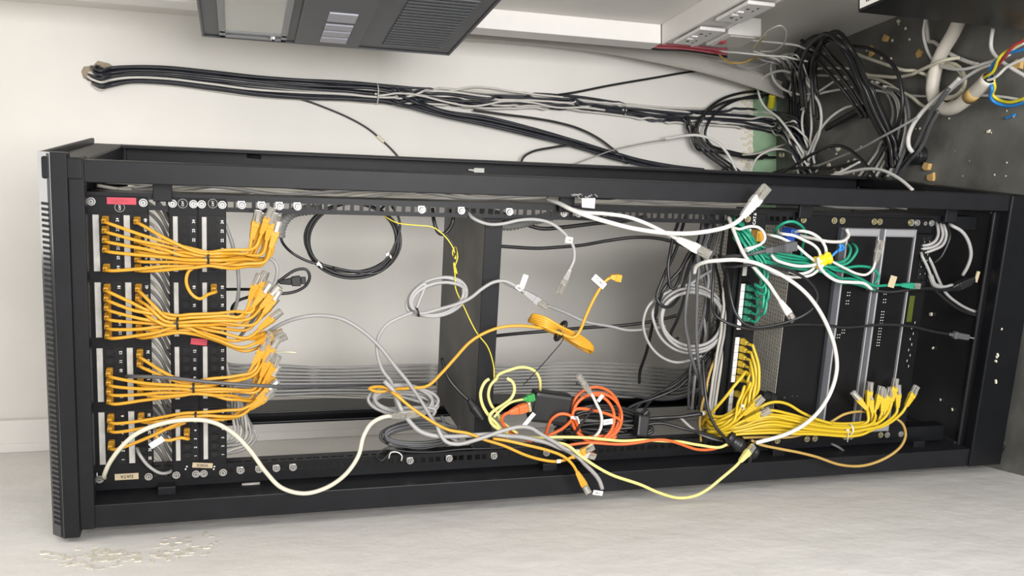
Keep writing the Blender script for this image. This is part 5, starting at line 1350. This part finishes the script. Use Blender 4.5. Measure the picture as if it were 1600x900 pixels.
# clear tape scrap and dusty scrap on the right post
b = rb(); c = K(918, 317, -0.052)
b.prism([c + V((0.008, 0, 0.012)), c + V((0.009, 0, -0.014)), c + V((-0.0095, -0.002, -0.0135)), c + V((-0.008, -0.002, 0.011))], (0, -0.0005, 0))
tp = b.build('tape_scrap', M['tape'])
tag(tp, 'scrap of clear tape stuck on the right front post', 'tape')
b = rb()
for i in range(18):
    a = K(890 + 44 * R.random(), 303 + 5 * R.random(), -0.0485)
    b.tube([a, a + V((R.uniform(-0.004, 0.004), -0.003, R.uniform(-0.008, 0.008)))], 0.0005, 5)
b.build('frayed_edge', M['tape'], tp)
b = rb(); c = K(748, 266, RY - 0.015)
b.box(c + V((-0.005, -0.004, -0.012)), c + V((0.005, 0, 0.012)))
for i in range(5):
    a = c + V((R.uniform(-0.004, 0.004), -0.004, 0.012))
    b.tube([a, a + V((R.uniform(-0.003, 0.003), -0.002, 0.014))], 0.0007, 5)
tag(b.build('tag_remnant', M['paper']), 'torn grey tag remnant on the right rear post', 'tag')
# crumbs of plaster lying on the base of the rack
for i, (px, py, r) in enumerate(((1456, 490, 0.007), (1459, 544, 0.004), (1470, 625, 0.003), (1489, 640, 0.004), (1559, 556, 0.005), (1557, 565, 0.004), (1558, 596, 0.005), (1566, 514, 0.003))):
    hgt = 0.106 if px < 1500 else 0.114
    p = G(px, py, hgt)
    b = MB()
    for j in range(3):
        q = p + V((R.uniform(-r, r) * .6, R.uniform(-r, r) * .6, r * 0.3))
        b.taper(q - V((r * .5, 0, 0)), q + V((r * .5, R.uniform(-r, r) * .4, 0)), (0, 0, 1), r * .6, r * .5, r * .4, r * .7)
    tag(b.build('plaster_crumb', M['chip']), 'white plaster crumb on the black base of the rack', 'plaster crumb', 'plaster crumbs on the rack base')

# ================================================================== cables on the back wall
WGB = 'black cables of the wall bundle'; WGW = 'pale cables of the wall bundle'
def lane(xs, ys_top, ys_bot, t, o, wob, ph):
    return [('W', x, a + (b - a) * t + wob * math.sin(x * 0.02 + ph), o) for x, a, b in zip(xs, ys_top, ys_bot)]
xs0 = [172, 205, 260, 330, 400, 470, 540, 600]
yt0 = [106, 104, 105, 111, 118, 124, 128, 133]
yb0 = [136, 130, 132, 141, 150, 155, 158, 162]
up_x, up_t, up_b = [690, 760, 830, 900, 975, 1040, 1100, 1160, 1210], [140, 147, 149, 152, 163, 170, 172, 172, 176], [163, 170, 170, 174, 180, 190, 196, 204, 214]
lo_x, lo_t, lo_b = [690, 760, 830, 900, 955, 1000, 1050, 1100], [168, 178, 195, 215, 232, 246, 256, 262], [182, 196, 212, 230, 248, 258, 268, 274]
for i in range(20):
    rr = random.Random(900 + i)
    t = (i + 0.5) / 20
    pale = i in (3, 6, 10, 13, 16, 19)
    up = (i * 7) % 20 < 12 or pale
    o = 0.006 + 0.0075 * ((i * 3) % 4)
    st = [V((W(150, 112 + 14 * t, 0).x, YB - 0.006, W(146 + 6 * rr.random(), 115, 0).z)), W(150 + 4 * t, 113 + 16 * t, 0.014 + 0.3 * o), W(158 + 2 * t, 112 + 25 * t, 0.012 + o)]
    pts = st + lane(xs0, yt0, yb0, t, o, 0.8, i)
    if up:
        u = ((i * 7) % 20 + 0.5) / 12 % 1.0
        if pale: u = (i * 5 % 20 + 0.5) / 20
        pts += lane(up_x, up_t, up_b, u, o, 2.2 if pale else 1.2, i * 1.7)
        last = at(pts[-1])
        pts += [G(1232 + 14 * rr.random(), 182 + 3.2 * i, 0.05), G(1246 + 24 * rr.random(), 205 + 4 * i, 0.02), G(1250 + 30 * rr.random(), 262, 0.012)]
        r = 0.0034 if pale else 0.0040
    else:
        u = ((i * 7) % 20 - 11.5) / 8
        pts += lane(lo_x, lo_t, lo_b, u, o, 0.8, i)
        r = 0.0042
    cable('riser_cable', ('off-white cable in the bundle running down the back wall' if pale else 'black cable in the upper strand of the wall bundle, reaching the floor' if up else 'black cable in the lower strand of the wall bundle, passing behind the rack'),
          'cable', M['offw'] if pale else M['navy'], r, pts, group=WGW if pale else (WGB if up else WGB + ' lower strand'), n=6, step=0.0048)
tie(W(589, 147, 0.016), DOWN, 0.028, M['greypvc'], 'grey clip round the wall bundle above its split', 1.0)
tie(W(975, 172, 0.016), DOWN, 0.018, M['greypvc'], 'grey clip round the upper strand of the wall bundle', 1.0)
def wc(label, pts, m='black', r=0.0036, o=0.012, name='riser_cable', step=0.0048):
    return cable(name, label, 'cable', M[m], r, [('W', p[0], p[1], p[2] if len(p) > 2 else o) for p in pts], step=step)
o_, S_ = wc('single thin black cable peeling off the wall bundle towards the rack top', [(452, 151), (480, 158), (510, 169), (545, 184), (575, 201), (600, 222), (618, 240), (632, 258)], r=0.0026, o=0.006)
b = MB(); k = int(len(S_) * 0.70); b.tube(S_[k:k + 6], 0.0048, 7); b.build('paint_blob', M['chip'], o_)
wc('single black cable rising from the wall bundle to under the sprung trunking lid', [(868, 149), (900, 144), (950, 134), (990, 127), (1020, 122), (1060, 115), (1100, 109), (1125, 106, 0.03)], r=0.0034)
wc('black cable bowing out between the two strands of the wall bundle', [(740, 172), (790, 179), (830, 184), (870, 191), (905, 201), (935, 216), (960, 235), (980, 255)], r=0.0034, o=0.022)
wc('short black cable hooking over the lower strand to the rear post', [(812, 262), (818, 246), (832, 237), (860, 231), (893, 227), (930, 232), (960, 240)], r=0.0034, o=0.034)
wc('pale cable arching off the upper strand near the first clip', [(700, 143), (740, 136), (770, 138), (800, 143), (840, 148), (880, 152)], 'offw', 0.0030, 0.022)
wc('pale cable waving under the upper strand', [(590, 150), (625, 146), (660, 150), (700, 160), (740, 166), (790, 158), (830, 160), (870, 168), (910, 168), (945, 172)], 'offw', 0.0030, 0.036)
wc('thin grey wire arching above the rack post to the white bow', [(865, 276, 0.05), (885, 262, 0.05), (920, 248, 0.05), (960, 234, 0.05), (1000, 225, 0.05), (1040, 218, 0.05)], 'grey', 0.0018)
wc('white cable bowed from the wall over the rear post and down behind', [(1038, 218, 0.05), (1070, 212, 0.06), (1094, 212, 0.07), (1120, 222, 0.08), (1138, 242, 0.09), (1149, 264, 0.1), (1153, 288, 0.11), (1153, 300, 0.11)], 'whitec', 0.0045)
for i, (dx, dy) in enumerate(((0, 0), (12, 6), (-8, 10))):
    wc('black cable making a hanging loop beside the green band', [(1200 + dx, 142 + dy), (1160 + dx, 145 + dy), (1130 + dx, 154 + dy), (1107 + dx, 170 + dy), (1093 + dx, 190 + dy), (1090 + dx, 206 + dy), (1100 + dx, 222 + dy), (1130 + dx, 234 + dy - 3 * i), (1165 + dx, 242 + dy - 4 * i), (1200 + dx, 244 + dy - 4 * i, 0.03)], r=0.0042, o=0.03 + 0.011 * i)[0]['group'] = 'black loops beside the green band'
for i in range(3):
    wc('black cable drooping from the upper strand to the rear post', [(1076 - 4 * i, 182 + i, 0.04), (1078 + 4 * i, 205, 0.045), (1086 + 7 * i, 222, 0.05), (1102 + 8 * i, 240, 0.055), (1124 + 8 * i, 256, 0.06), (1142 + 8 * i, 270, 0.06), (1156 + 8 * i, 284, 0.06)], r=0.0040, o=0.05)[0]['group'] = 'black cables drooping to the rear post'
wc('black cable hooping over the rear post beside the white bow', [(1122, 290, 0.11), (1124, 276, 0.11), (1130, 265, 0.11), (1138, 261, 0.11), (1147, 266, 0.11), (1150, 280, 0.11), (1150, 292, 0.11)], r=0.0040)
wc('off-white cable arching low over the green band', [(1172, 284, 0.06), (1174, 266, 0.06), (1182, 248, 0.06), (1196, 238, 0.07), (1214, 233, 0.08), (1232, 236, 0.1), (1248, 250, 0.11), (1258, 266, 0.11)], 'offw', 0.0034)
wc('brownish cable running past the foot of the green band', [(1160, 244, 0.05), (1190, 238, 0.06), (1212, 230, 0.07), (1232, 224, 0.08)], 'beige', 0.0028)
# red and pink conductors behind the sprung lid, and loose cores
for i, (m, dy) in enumerate((('pink', 0), ('wirered', 3), ('pink', 5), ('blackp', 8))):
    cable('wire', ('pink wire showing behind the sprung lid', 'dark red wire showing behind the sprung lid', 'second pink wire lying below the first behind the lid', 'black wire lowest behind the sprung lid')[i], 'wire', M[m], 0.0042 if i != 1 else 0.0034,
          [('X', 950, 60 + dy * 0.5, 0.765), ('X', 985, 64 + dy * 0.7, 0.76), ('X', 1025, 68 + dy, 0.757), ('X', 1065, 70 + dy, 0.755), ('X', 1105, 75 + dy, 0.755), ('X', 1135, 78 + dy * 1.3, 0.758)])
for i in range(4):
    cable('wire', ('white core running from the sprung lid along the floor corner', 'second white core beside the first along the floor corner', 'ochre core curling below the socket box', 'grey core curling below the socket box')[i], 'wire', M[('whitec', 'offw', 'ochre', 'grey')[i]], 0.0030,
          [[('X', 1110, 78, 0.76), ('X', 1150, 82, 0.75), ('X', 1190, 86, 0.74), ('X', 1230, 90, 0.73), ('X', 1262, 96, 0.72)],
           [('X', 1162, 62, 0.775), ('X', 1195, 65, 0.77), ('X', 1225, 68, 0.76), ('X', 1252, 72, 0.75), ('X', 1290, 84, 0.74)],
           [('X', 1122, 82, 0.76), ('X', 1128, 90, 0.75), ('X', 1142, 98, 0.74), ('X', 1160, 98, 0.74), ('X', 1176, 92, 0.75), ('X', 1192, 86, 0.75)],
           [('X', 1130, 84, 0.77), ('X', 1150, 102, 0.75), ('X', 1172, 106, 0.74), ('X', 1195, 100, 0.74), ('X', 1215, 92, 0.74)]][i])
cable('wire', 'bare looped wire springing out below the socket box', 'wire', M['offw'], 0.0020, [('X', 1178, 74, 0.74), ('X', 1190, 60, 0.73), ('X', 1205, 45, 0.72), ('X', 1218, 40, 0.72), ('X', 1227, 46, 0.72), ('X', 1228, 60, 0.72), ('X', 1221, 72, 0.73), ('X', 1206, 80, 0.74), ('X', 1188, 80, 0.75)])
cable('wire', 'yellow-green earth core tip below the socket box', 'wire', M['wireyg'], 0.0026, [('X', 1178, 76, 0.745), ('X', 1188, 64, 0.735), ('X', 1195, 55, 0.73)])
for i in range(8):
    rr = random.Random(1200 + i)
    cable('wire', 'thin grey telephone wire fraying out of the trunking end', 'wire', M['offw'] if i % 2 else M['grey'], 0.0022,
          [('X', 1170 + 6 * i, 78 + 2 * i, 0.755), ('X', 1190 + 6 * i, 88 + rr.uniform(-4, 6), 0.74), ('X', 1210 + 5 * i, 92 + rr.uniform(-6, 14), 0.73), G(1225 + 6 * i, 112 + 4 * i, 0.05), G(1238 + 4 * i, 130 + 5 * i, 0.02)], group='thin wires fraying out of the trunking end')

# ================================================================== cables on the floor
def gc(label, pts, m='whitec', r=0.0036, h=0.02, name='loose_cable', group=None, step=0.0048):
    o, S = cable(name, label, 'cable', M[m], r, [('G', p[0], p[1], p[2] if len(p) > 2 else h) for p in pts], group=group, step=step)
    return o, S
# black hank draped over the corner
for i in range(8):
    rr = random.Random(1300 + i)
    j = i * 3.0
    q = (i * 5) % 8
    gc('thick black cable of the hank draped over the floor corner', [(1236 + 6 * i, 152 + 5 * i, 0.012 + 0.012 * q), (1232 + 6 * i, 122 - 2 * i, 0.03 + 0.014 * q), (1238 + 6 * i, 92 - 1.5 * i, 0.06 + 0.016 * q), (1256 + 6 * i, 68 - 2 * i + 2 * (i % 3), 0.09 + 0.016 * q), (1280 + 5 * i, 56 - i + 4 * (i % 3), 0.10 + 0.016 * q), (1303 + 4 * i, 62 + 2 * i + 3 * (i % 2), 0.09 + 0.016 * q), (1320 + 3.4 * i, 84 + 2 * i, 0.07 + 0.014 * q), (1332 + 3 * i, 112 + 2 * i, 0.05 + 0.012 * q), (1344 + 3 * i, 142, 0.03 + 0.011 * q), (1355 + 3.2 * i, 170, 0.02 + 0.010 * q), (1368 + 3 * i, 196, 0.012 + 0.009 * q), (1378 + 3 * i, 216, 0.006 + 0.008 * q), (1384 + 3 * i, 238, 0.006 + 0.006 * q), (1386 + 3 * i, 262, 0.006 + 0.006 * q)],
       'black', 0.0052, group='black hank draped over the floor corner')
for i in range(3):
    gc('black cable crossing inside the black hank', [(1252 + 16 * i, 62 + 4 * i, 0.15), (1268 + 14 * i, 84, 0.13), (1290 + 14 * i, 108, 0.11), (1310 + 12 * i, 132, 0.09), (1330 + 10 * i, 158, 0.06), (1348 + 8 * i, 184, 0.04)], 'black', 0.0050, group='black cables crossing inside the hank')
gc('single black cable swinging wide of the black hank across the floor', [(1318, 70, 0.09), (1338, 72, 0.085), (1362, 77, .08), (1385, 91, .075), (1402, 113, .07), (1409, 142, .065), (1410, 166, .06), (1404, 190, .055), (1396, 212, .05), (1386, 236, .04)], 'black', 0.0052, 0.02)
# black upright group by the wall foot
for i in range(6):
    gc('black cable standing in the clump at the wall foot', [(1234 + 4.2 * i, 132 + 2 * i, 0.02), (1232 + 4.4 * i, 160, 0.02), (1233 + 4.4 * i, 190, 0.02), (1236 + 4.6 * i, 220, 0.02), (1242 + 4.8 * i, 245, 0.02), (1246 + 5 * i, 272, 0.02)], 'black', 0.0046, group='black cables at the wall foot')
# white curves
WCV = [
    ('white cable curling from the black hank in a high hook at the wall foot', [(1328, 107), (1304, 106), (1281, 107), (1262, 110), (1246, 116), (1238, 126), (1235, 142), (1238, 150)], 'whitec', 0.0038),
    ('white cable running beside the high hook', [(1326, 123), (1304, 119), (1281, 118), (1254, 120), (1242, 127), (1238, 138)], 'offw', 0.0036),
    ('white cable crossing over the end of the sprung trunking lid in a long S', [(1272, 142, 0.06), (1255, 121, 0.08), (1232, 111, 0.09), (1208, 113, 0.1), (1192, 123, 0.1), (1185, 136, 0.1), (1187, 152, 0.1), (1196, 168, 0.09), (1216, 184, 0.08), (1232, 204, 0.07), (1246, 226, 0.05), (1255, 244, 0.03), (1258, 260, 0.02)], 'whitec', 0.0038),
    ('white cable looped tightly round the lid end and away over the floor', [(1240, 84, 0.1), (1224, 86, 0.1), (1211, 92, 0.1), (1205, 104, 0.1), (1208, 122, 0.09), (1222, 138, 0.08), (1246, 147, 0.06), (1272, 147, 0.05), (1300, 142, 0.04), (1328, 137, 0.03), (1352, 130, 0.02)], 'whitec', 0.0036),
    ('white cable bulging out over the black clump', [(1256, 119, 0.06), (1266, 132, 0.06), (1274, 148, 0.06), (1282, 170, 0.06), (1283, 192, 0.05), (1278, 214, 0.04), (1271, 232, 0.03), (1266, 252, 0.02)], 'whitec', 0.0040),
    ('white cable leaning against the black clump', [(1268, 138, 0.05), (1261, 160, 0.05), (1254, 180, 0.05), (1254, 204, 0.04), (1260, 222, 0.03), (1264, 240, 0.02), (1262, 262, 0.02)], 'offw', 0.0036),
    ('white cable standing just beside the leaning one', [(1261, 130, 0.04), (1264, 150, 0.04), (1267, 172, 0.04), (1268, 200, 0.04), (1266, 224, 0.03), (1270, 256, 0.02)], 'offw', 0.0036),
    ('white cable sweeping from under the black hank to the wall foot', [(1350, 162, 0.02), (1322, 168, 0.03), (1302, 180, 0.04), (1288, 194, 0.04), (1276, 212, 0.04), (1268, 230, 0.03), (1262, 250, 0.02)], 'whitec', 0.0038),
    ('white cable slanting down across the bulging one', [(1326, 118, 0.04), (1308, 125, 0.05), (1290, 136, 0.05), (1274, 147, 0.05), (1262, 158, 0.04), (1252, 172, 0.03)], 'whitec', 0.0034),
    ('cream cable lying level from the hank to the white coil', [(1330, 80, .05), (1340, 85, .05), (1376, 98, .05), (1413, 110, .05), (1433, 113, .04), (1452, 118, .02)], 'cream', 0.0044),
    ('cream cable waving under the level one towards the floor box', [(1340, 110, .036), (1356, 117, .036), (1376, 119, .036), (1404, 120.5, .036), (1428, 114, .045), (1455, 102, .058), (1475, 94, .058), (1500, 90, .04)], 'cream', 0.0044),
    ('cream cable passing below the white coil', [(1345, 118), (1370, 126), (1400, 140), (1425, 152), (1440, 164), (1462, 170), (1490, 158)], 'cream', 0.0046),
    ('long thin white cable stretched level across the floor', [(1362, 141, .03), (1385, 143, .02), (1420, 149, .008), (1460, 150.5, .007), (1500, 150, .007), (1540, 149.5, .007), (1570, 152, .007), (1604, 158, .007)], 'whitec', 0.0034),
    ('thick white cable bent in a hook to the black cap', [(1500, 122, 0.05), (1486, 136, 0.05), (1470, 149, 0.05), (1452, 164, 0.05), (1437, 180, 0.05), (1426, 196, 0.05), (1419, 214, 0.05), (1420, 229, 0.05), (1426, 238, 0.04)], 'whitec', 0.0056),
    ('off-white cable coming from the black tower with a square kink', [(1447, 30, 0.03), (1449, 50, 0.02), (1451, 64, 0.012), (1460, 66, 0.012), (1479, 81, 0.012), (1508, 95, 0.012), (1528, 101, 0.012)], 'offw', 0.0050),
    ('white cable looping from the black tower past the conduit', [(1446, 30, 0.05), (1443, 53, 0.04), (1449, 79, 0.03), (1460, 96, 0.03), (1479, 106, 0.04), (1508, 108, 0.05), (1536, 100, 0.05), (1561, 91, 0.05), (1585, 75, 0.05), (1602, 66, 0.05)], 'whitec', 0.0038),
    ('white cable dropping straight from the black tower then off to the side', [(1552, 44, 0.06), (1549, 60, 0.06), (1549, 76, 0.06), (1559, 91, 0.06), (1580, 106, 0.06), (1604, 120, 0.06)], 'whitec', 0.0042),
    ('white cable slanting from the coloured wires to the white coil', [(1578, 84, 0.04), (1556, 97, 0.04), (1530, 108, 0.04), (1508, 122, 0.04), (1488, 138, 0.04), (1470, 154, 0.04)], 'whitec', 0.0042),
    ('white cable bowed over the rear post in front of the debris', [(1262, 292, 0.12), (1280, 284, 0.12), (1310, 273, 0.12), (1335, 267, 0.12), (1356, 264, 0.12), (1378, 266, 0.12), (1400, 276, 0.12), (1414, 286, 0.12), (1426, 297, 0.12)], 'whitec', 0.0042),
    ('off-white cable lying along the rear post', [(1180, 287, 0.1), (1215, 289, 0.1), (1250, 288, 0.1), (1275, 281, 0.1), (1310, 270, 0.08), (1345, 252, 0.04)], 'offw', 0.0034),
    ('grey cable arched low over the rear post', [(1205, 288, 0.1), (1225, 278, 0.1), (1248, 275, 0.1), (1270, 279, 0.1), (1300, 292, 0.1)], 'grey', 0.0036),
]
for l, p, m, r in WCV:
    gc(l, p, m, r)
gc('white cable coiled in small rings around the conduit', ell(1479, 126, 27, 27, 2.6, 0.02, 2.0, 0.2, 0.3, 71, 0.008), 'cream', 0.0046, 0.02)
for i in range(7):
    rr = random.Random(1400 + i)
    gc('off-white cable of the sheaf sweeping from the hank down to the rack', [(1352 + 6 * i, 120 + 3 * i, 0.01 + 0.006 * i), (1374 + 5 * i, 132 + 2 * i, 0.01 + 0.006 * i), (1390 + 4 * i, 152, 0.01 + 0.006 * i), (1396 + 4 * i, 176, 0.01 + 0.006 * i), (1390 + 5 * i, 202, 0.01 + 0.006 * i), (1376 + 6.5 * i, 230, 0.01 + 0.006 * i), (1356 + 8 * i, 258, 0.01 + 0.006 * i), (1342 + 9 * i, 276, 0.01 + 0.006 * i)],
       ('offw', 'dgrey', 'offw', 'whitec', 'black', 'offw', 'dgrey')[i], 0.0042, group=('off-white', 'dark', 'off-white', 'off-white', 'dark', 'off-white', 'dark')[i] + ' cables of the floor sheaf')[0]['label'] = ('off-white cable of the sheaf sweeping from the hank down to the rack' if i in (0, 2, 3, 5) else 'dark cable of the sheaf sweeping from the hank down to the rack')
gc('dark grey sheathed cable slanting from the white coil to the black cap', [(1482, 138, 0.06), (1470, 156, 0.06), (1458, 176, 0.05), (1446, 198, 0.04), (1434, 222, 0.03), (1420, 246, 0.02), (1400, 268, 0.02), (1378, 290, 0.03)], 'dgrey', 0.0056)
gc('second dark grey sheathed cable forking beside the first', [(1462, 172, 0.05), (1452, 200, 0.04), (1444, 222, 0.03), (1432, 240, 0.03), (1412, 258, 0.02), (1392, 276, 0.02)], 'dgrey', 0.0048)
gc('grey cable slanting over the black sheaf end', [(1432, 184, 0.06), (1404, 200, 0.07), (1374, 216, 0.07), (1345, 232, 0.06), (1310, 246, 0.05), (1280, 258, 0.04), (1240, 268, 0.03)], 'grey', 0.0034)
gc('black cable humped over the debris near the rear post', [(1200, 282, 0.1), (1235, 262, 0.09), (1262, 245, 0.08), (1290, 231, 0.08), (1312, 228, 0.08), (1330, 236, 0.08), (1346, 250, 0.08), (1360, 268, 0.08), (1372, 288, 0.09)], 'black', 0.0048)
gc('black cable lying along the rear post below the hump', [(1150, 290, 0.11), (1190, 278, 0.1), (1220, 266, 0.08), (1250, 262, 0.06), (1300, 262, 0.03), (1345, 250, 0.02)], 'black', 0.0042)
gc('flat black duct-like cable lying between wall foot and hank', [(1292, 200, 0.02), (1310, 190, 0.02), (1332, 178, 0.02), (1352, 166, 0.02)], 'black', 0.0095)
# conduit pieces with the coloured wires coming out
cp = []
S = smooth([G(1500, 30, 0.03), G(1488, 55, 0.03), G(1475, 76, 0.03), G(1465, 98, 0.03), G(1459, 122, 0.03), G(1457, 142, 0.03), G(1462, 160, 0.03), G(1474, 170, 0.03), G(1490, 169, 0.035), G(1513, 153, 0.045), G(1530, 138, 0.055), G(1545, 122, 0.065)], 0.012)
o = MB().tube(S, 0.0155, 14).build('cable_conduit', M['conduit'], smooth=True)
tag(o, 'fat cream conduit bent in a hook on the floor below the black tower', 'conduit')
b = MB(); d = (S[-1] - S[-2]).normalized()
b.cyl(S[-1] - d * 0.004, S[-1] + d * 0.0006, 0.0135, None, 14)
b.build('open_end', M['hole'], o)
b = MB(); k = int(len(S) * 0.80); b.tube(S[k:k + 3], 0.0159, 14)
b.build('printed_mark', M['chipo'], o, smooth=True)
E0 = S[-1]
for nm, m, pts in (('thick blue wire', 'wireblue', [(1550, 140, .06), (1547, 150, .05), (1552, 158, .04), (1566, 164, .03), (1582, 165, .03), (1604, 158, .03)]),
                   ('yellow-green earth wire', 'wireyg', [(1554, 136, .05), (1551, 148, .04), (1560, 156, .03), (1578, 160, .03), (1604, 154, .03)])):
    cable('conductor_wire', nm + ' curving out of the conduit along the floor', 'wire', M[m], 0.0036, [E0 + V((0, 0, 0))] + [('G', *p) for p in pts])
for k, (nm, m, pts) in enumerate((('blue wire', 'wireblue', [(1549, 112, .08), (1556, 98, .09), (1570, 86, .09), (1604, 76, .09)]), ('yellow wire', 'wireyg', [(1552, 108, .085), (1562, 92, .1), (1578, 78, .1), (1604, 60, .1)]),
                                 ('dark red wire', 'wirered', [(1556, 104, .08), (1570, 86, .1), (1586, 70, .11), (1604, 62, .11)]), ('white wire', 'whitec', [(1558, 118, .07), (1574, 104, .07), (1604, 90, .07)]))):
    cable('conductor_wire', nm + ' rising out of the conduit towards the photo edge', 'wire', M[m], 0.0034, [E0 + V((0, 0.003 * k, 0.002))] + [('G', *p) for p in pts])
gc('scrap of bright blue wire lying alone on the floor', [(1570, 185, .004), (1578, 182, .004), (1587, 179, .004)], 'wireblue', 0.0026)
# black cap
b = MB(); c = G(1440, 243, 0.0)
b.cyl(c, c + V((0, 0, 0.022)), 0.024, 0.022, 20).cyl(c + V((0, 0, 0.022)), c + V((0, 0, 0.026)), 0.019, 0.017, 20)
tag(b.build('grommet', M['blackp'], smooth=False, bevel=0.002), 'round black plastic cap on the floor where the grey cables meet', 'cable grommet')
# debris
R2 = random.Random(77)
def chip(name, label, px, py, r, m, group=None):
    p = G(px, py, 0.0)
    b = MB()
    n = R2.randint(5, 7)
    poly = [p + V((r * R2.uniform(0.5, 1.1) * math.cos(2 * PI * i / n), r * R2.uniform(0.5, 1.1) * math.sin(2 * PI * i / n), 0.0005)) for i in range(n)]
    b.prism(poly, (R2.uniform(-.1, .1) * r, R2.uniform(-.1, .1) * r, r * R2.uniform(0.35, 0.8)))
    tag(b.build(name, M[m], bevel=0.0008), label, 'debris', group)
for px, py, r, l in ((1363, 75, .009, 'upper of two ochre chips stuck beside the black hank'), (1363, 84, .011, 'lower of two ochre chips stuck beside the black hank'), (1386, 61, .013, 'olive-ochre chip lying by the black tower'), (1438, 84, .013, 'ochre chip lying beside the conduit'), (1452, 260, .014, 'ochre chip by the black cap on the floor'), (1458, 276, .016, 'big ochre chip nearest the rack behind the black cap'), (1594, 100, .018, 'ochre lump among the coloured wires')):
    chip('stone_chip', l, px, py, r, 'chipo')
for i in range(44):
    if i < 16:
        px, py, r = R2.uniform(1290, 1350), R2.uniform(228, 272), R2.uniform(.003, .010)
    elif i < 24:
        px, py, r = R2.uniform(1195, 1235), R2.uniform(232, 282), R2.uniform(.005, .014)
    elif i < 30:
        px, py, r = R2.uniform(1375, 1405), R2.uniform(30, 95), R2.uniform(.003, .007)
    else:
        px, py, r = R2.uniform(1400, 1595), R2.uniform(150, 285), R2.uniform(.0015, .004)
    chip('plaster_chip', 'pale plaster chip scattered on the dark floor', px, py, r, 'chip', 'plaster chips on the floor')
for px, py, r in ((1405, 33, .007), (1416, 45, .005), (1356, 78, .008), (1393, 92, .006), (1546, 205, .006), (1422, 62, .004)):
    chip('plaster_chip', 'pale plaster chip scattered on the dark floor', px, py, r, 'chip', 'plaster chips on the floor')
# white bar lying behind the rack side
b = MB()
p0, p1 = KW(1436, 293, 0.40), KW(1512, 298, 0.40)
b.taper(p0, p1, OUT, 0.012, 0.020, 0.012, 0.020)
o = b.build('trunking_offcut', M['trunk'], bevel=0.001)
tag(o, 'white offcut of trunking wedged behind the right side of the rack', 'trunking offcut')
cable('loose_cable', 'grey cable lying over the white trunking offcut', 'cable', M['grey'], 0.0036, [(1486, 298, 0.37), (1500, 288, 0.40), (1516, 284, 0.41), (1532, 281, 0.42)])
# yellow-green sleeve on the wall foot
b = MB(); b.tube(smooth([G(1204, 168, 0.05), G(1206, 158, 0.055), G(1207, 148, 0.06)], 0.004), lambda i: 0.011 + (0.0012 if i % 2 else -0.001), 10)
tag(b.build('corrugated_sleeve', M['wireyg'], smooth=True), 'short lime green corrugated sleeve at the foot of the wall', 'conduit')

# ================================================================== settle the cables: push crossing jackets apart so that they lie over each other
from mathutils.kdtree import KDTree
def settle(rounds=60, gap=0.0009):
    pos, rad, own, wt = [], [], [], []
    span = []
    for ci, (o, S, r, n, a, b) in enumerate(CAB):
        span.append((len(pos), len(pos) + len(S)))
        for k, p in enumerate(S):
            pos.append(p.copy()); rad.append(r); own.append(ci)
            e = min(k / a if a else 1.0, (len(S) - 1 - k) / b if b else 1.0)
            wt.append(0.0 if e < 0.34 else min(1.0, e))
    home = [p.copy() for p in pos]
    N = len(pos)
    rmax = max(rad)
    for it in range(rounds):
        kd = KDTree(N)
        for i, p in enumerate(pos): kd.insert(p, i)
        kd.balance()
        mv = [None] * N
        hit = 0
        for i in range(N):
            if wt[i] == 0: continue
            p = pos[i]; best = 0.0; bv = None
            acc = V((0, 0, 0)); m = 0
            for q, j, d in kd.find_range(p, rad[i] + rmax + gap):
                if own[j] == own[i]: continue
                need = rad[i] + rad[j] + gap - d
                if need <= 0: continue
                v = p - q
                if d < 1e-5:
                    v = OUT * (1 if own[i] > own[j] else -1)
                else:
                    v = v / d
                    # prefer to part in depth, the cable that lay in front staying in front
                    k = v.dot(OUT)
                    v = (v + OUT * (0.8 if k > 0 or (k == 0 and own[i] > own[j]) else -0.8)).normalized()
                acc += v * need; m += 1
                best = max(best, need)
            if m:
                hit += 1
                if acc.length > 1e-9:
                    mv[i] = acc.normalized() * best * 0.6
        if not hit: break
        for a, b in span:
            d = [mv[i] or V((0, 0, 0)) for i in range(a, b)]
            L = b - a
            for _ in range(9):
                d = [(d[max(0, k - 1)] + d[k] * 2 + d[min(L - 1, k + 1)]) / 4 for k in range(L)]
            for k in range(L):
                if wt[a + k]:
                    pos[a + k] += d[k] * wt[a + k] * 1.5
                    p = pos[a + k]
                    p.y = min(p.y, max(home[a + k].y, YB - rad[a + k] - 0.001))
                    p.z = max(p.z, min(home[a + k].z, rad[a + k] + 0.0005))
    for (o, S, r, n, _, _), (a, b) in zip(CAB, span):
        M3 = ROOTM[o.name].inverted().to_3x3()
        vs = o.data.vertices
        for k in range(b - a):
            dv = pos[a + k] - home[a + k]
            if dv.length > 1e-7:
                dv = M3 @ dv
                for q in range(n): vs[k * n + q].co += dv
        o.data.update()
settle()
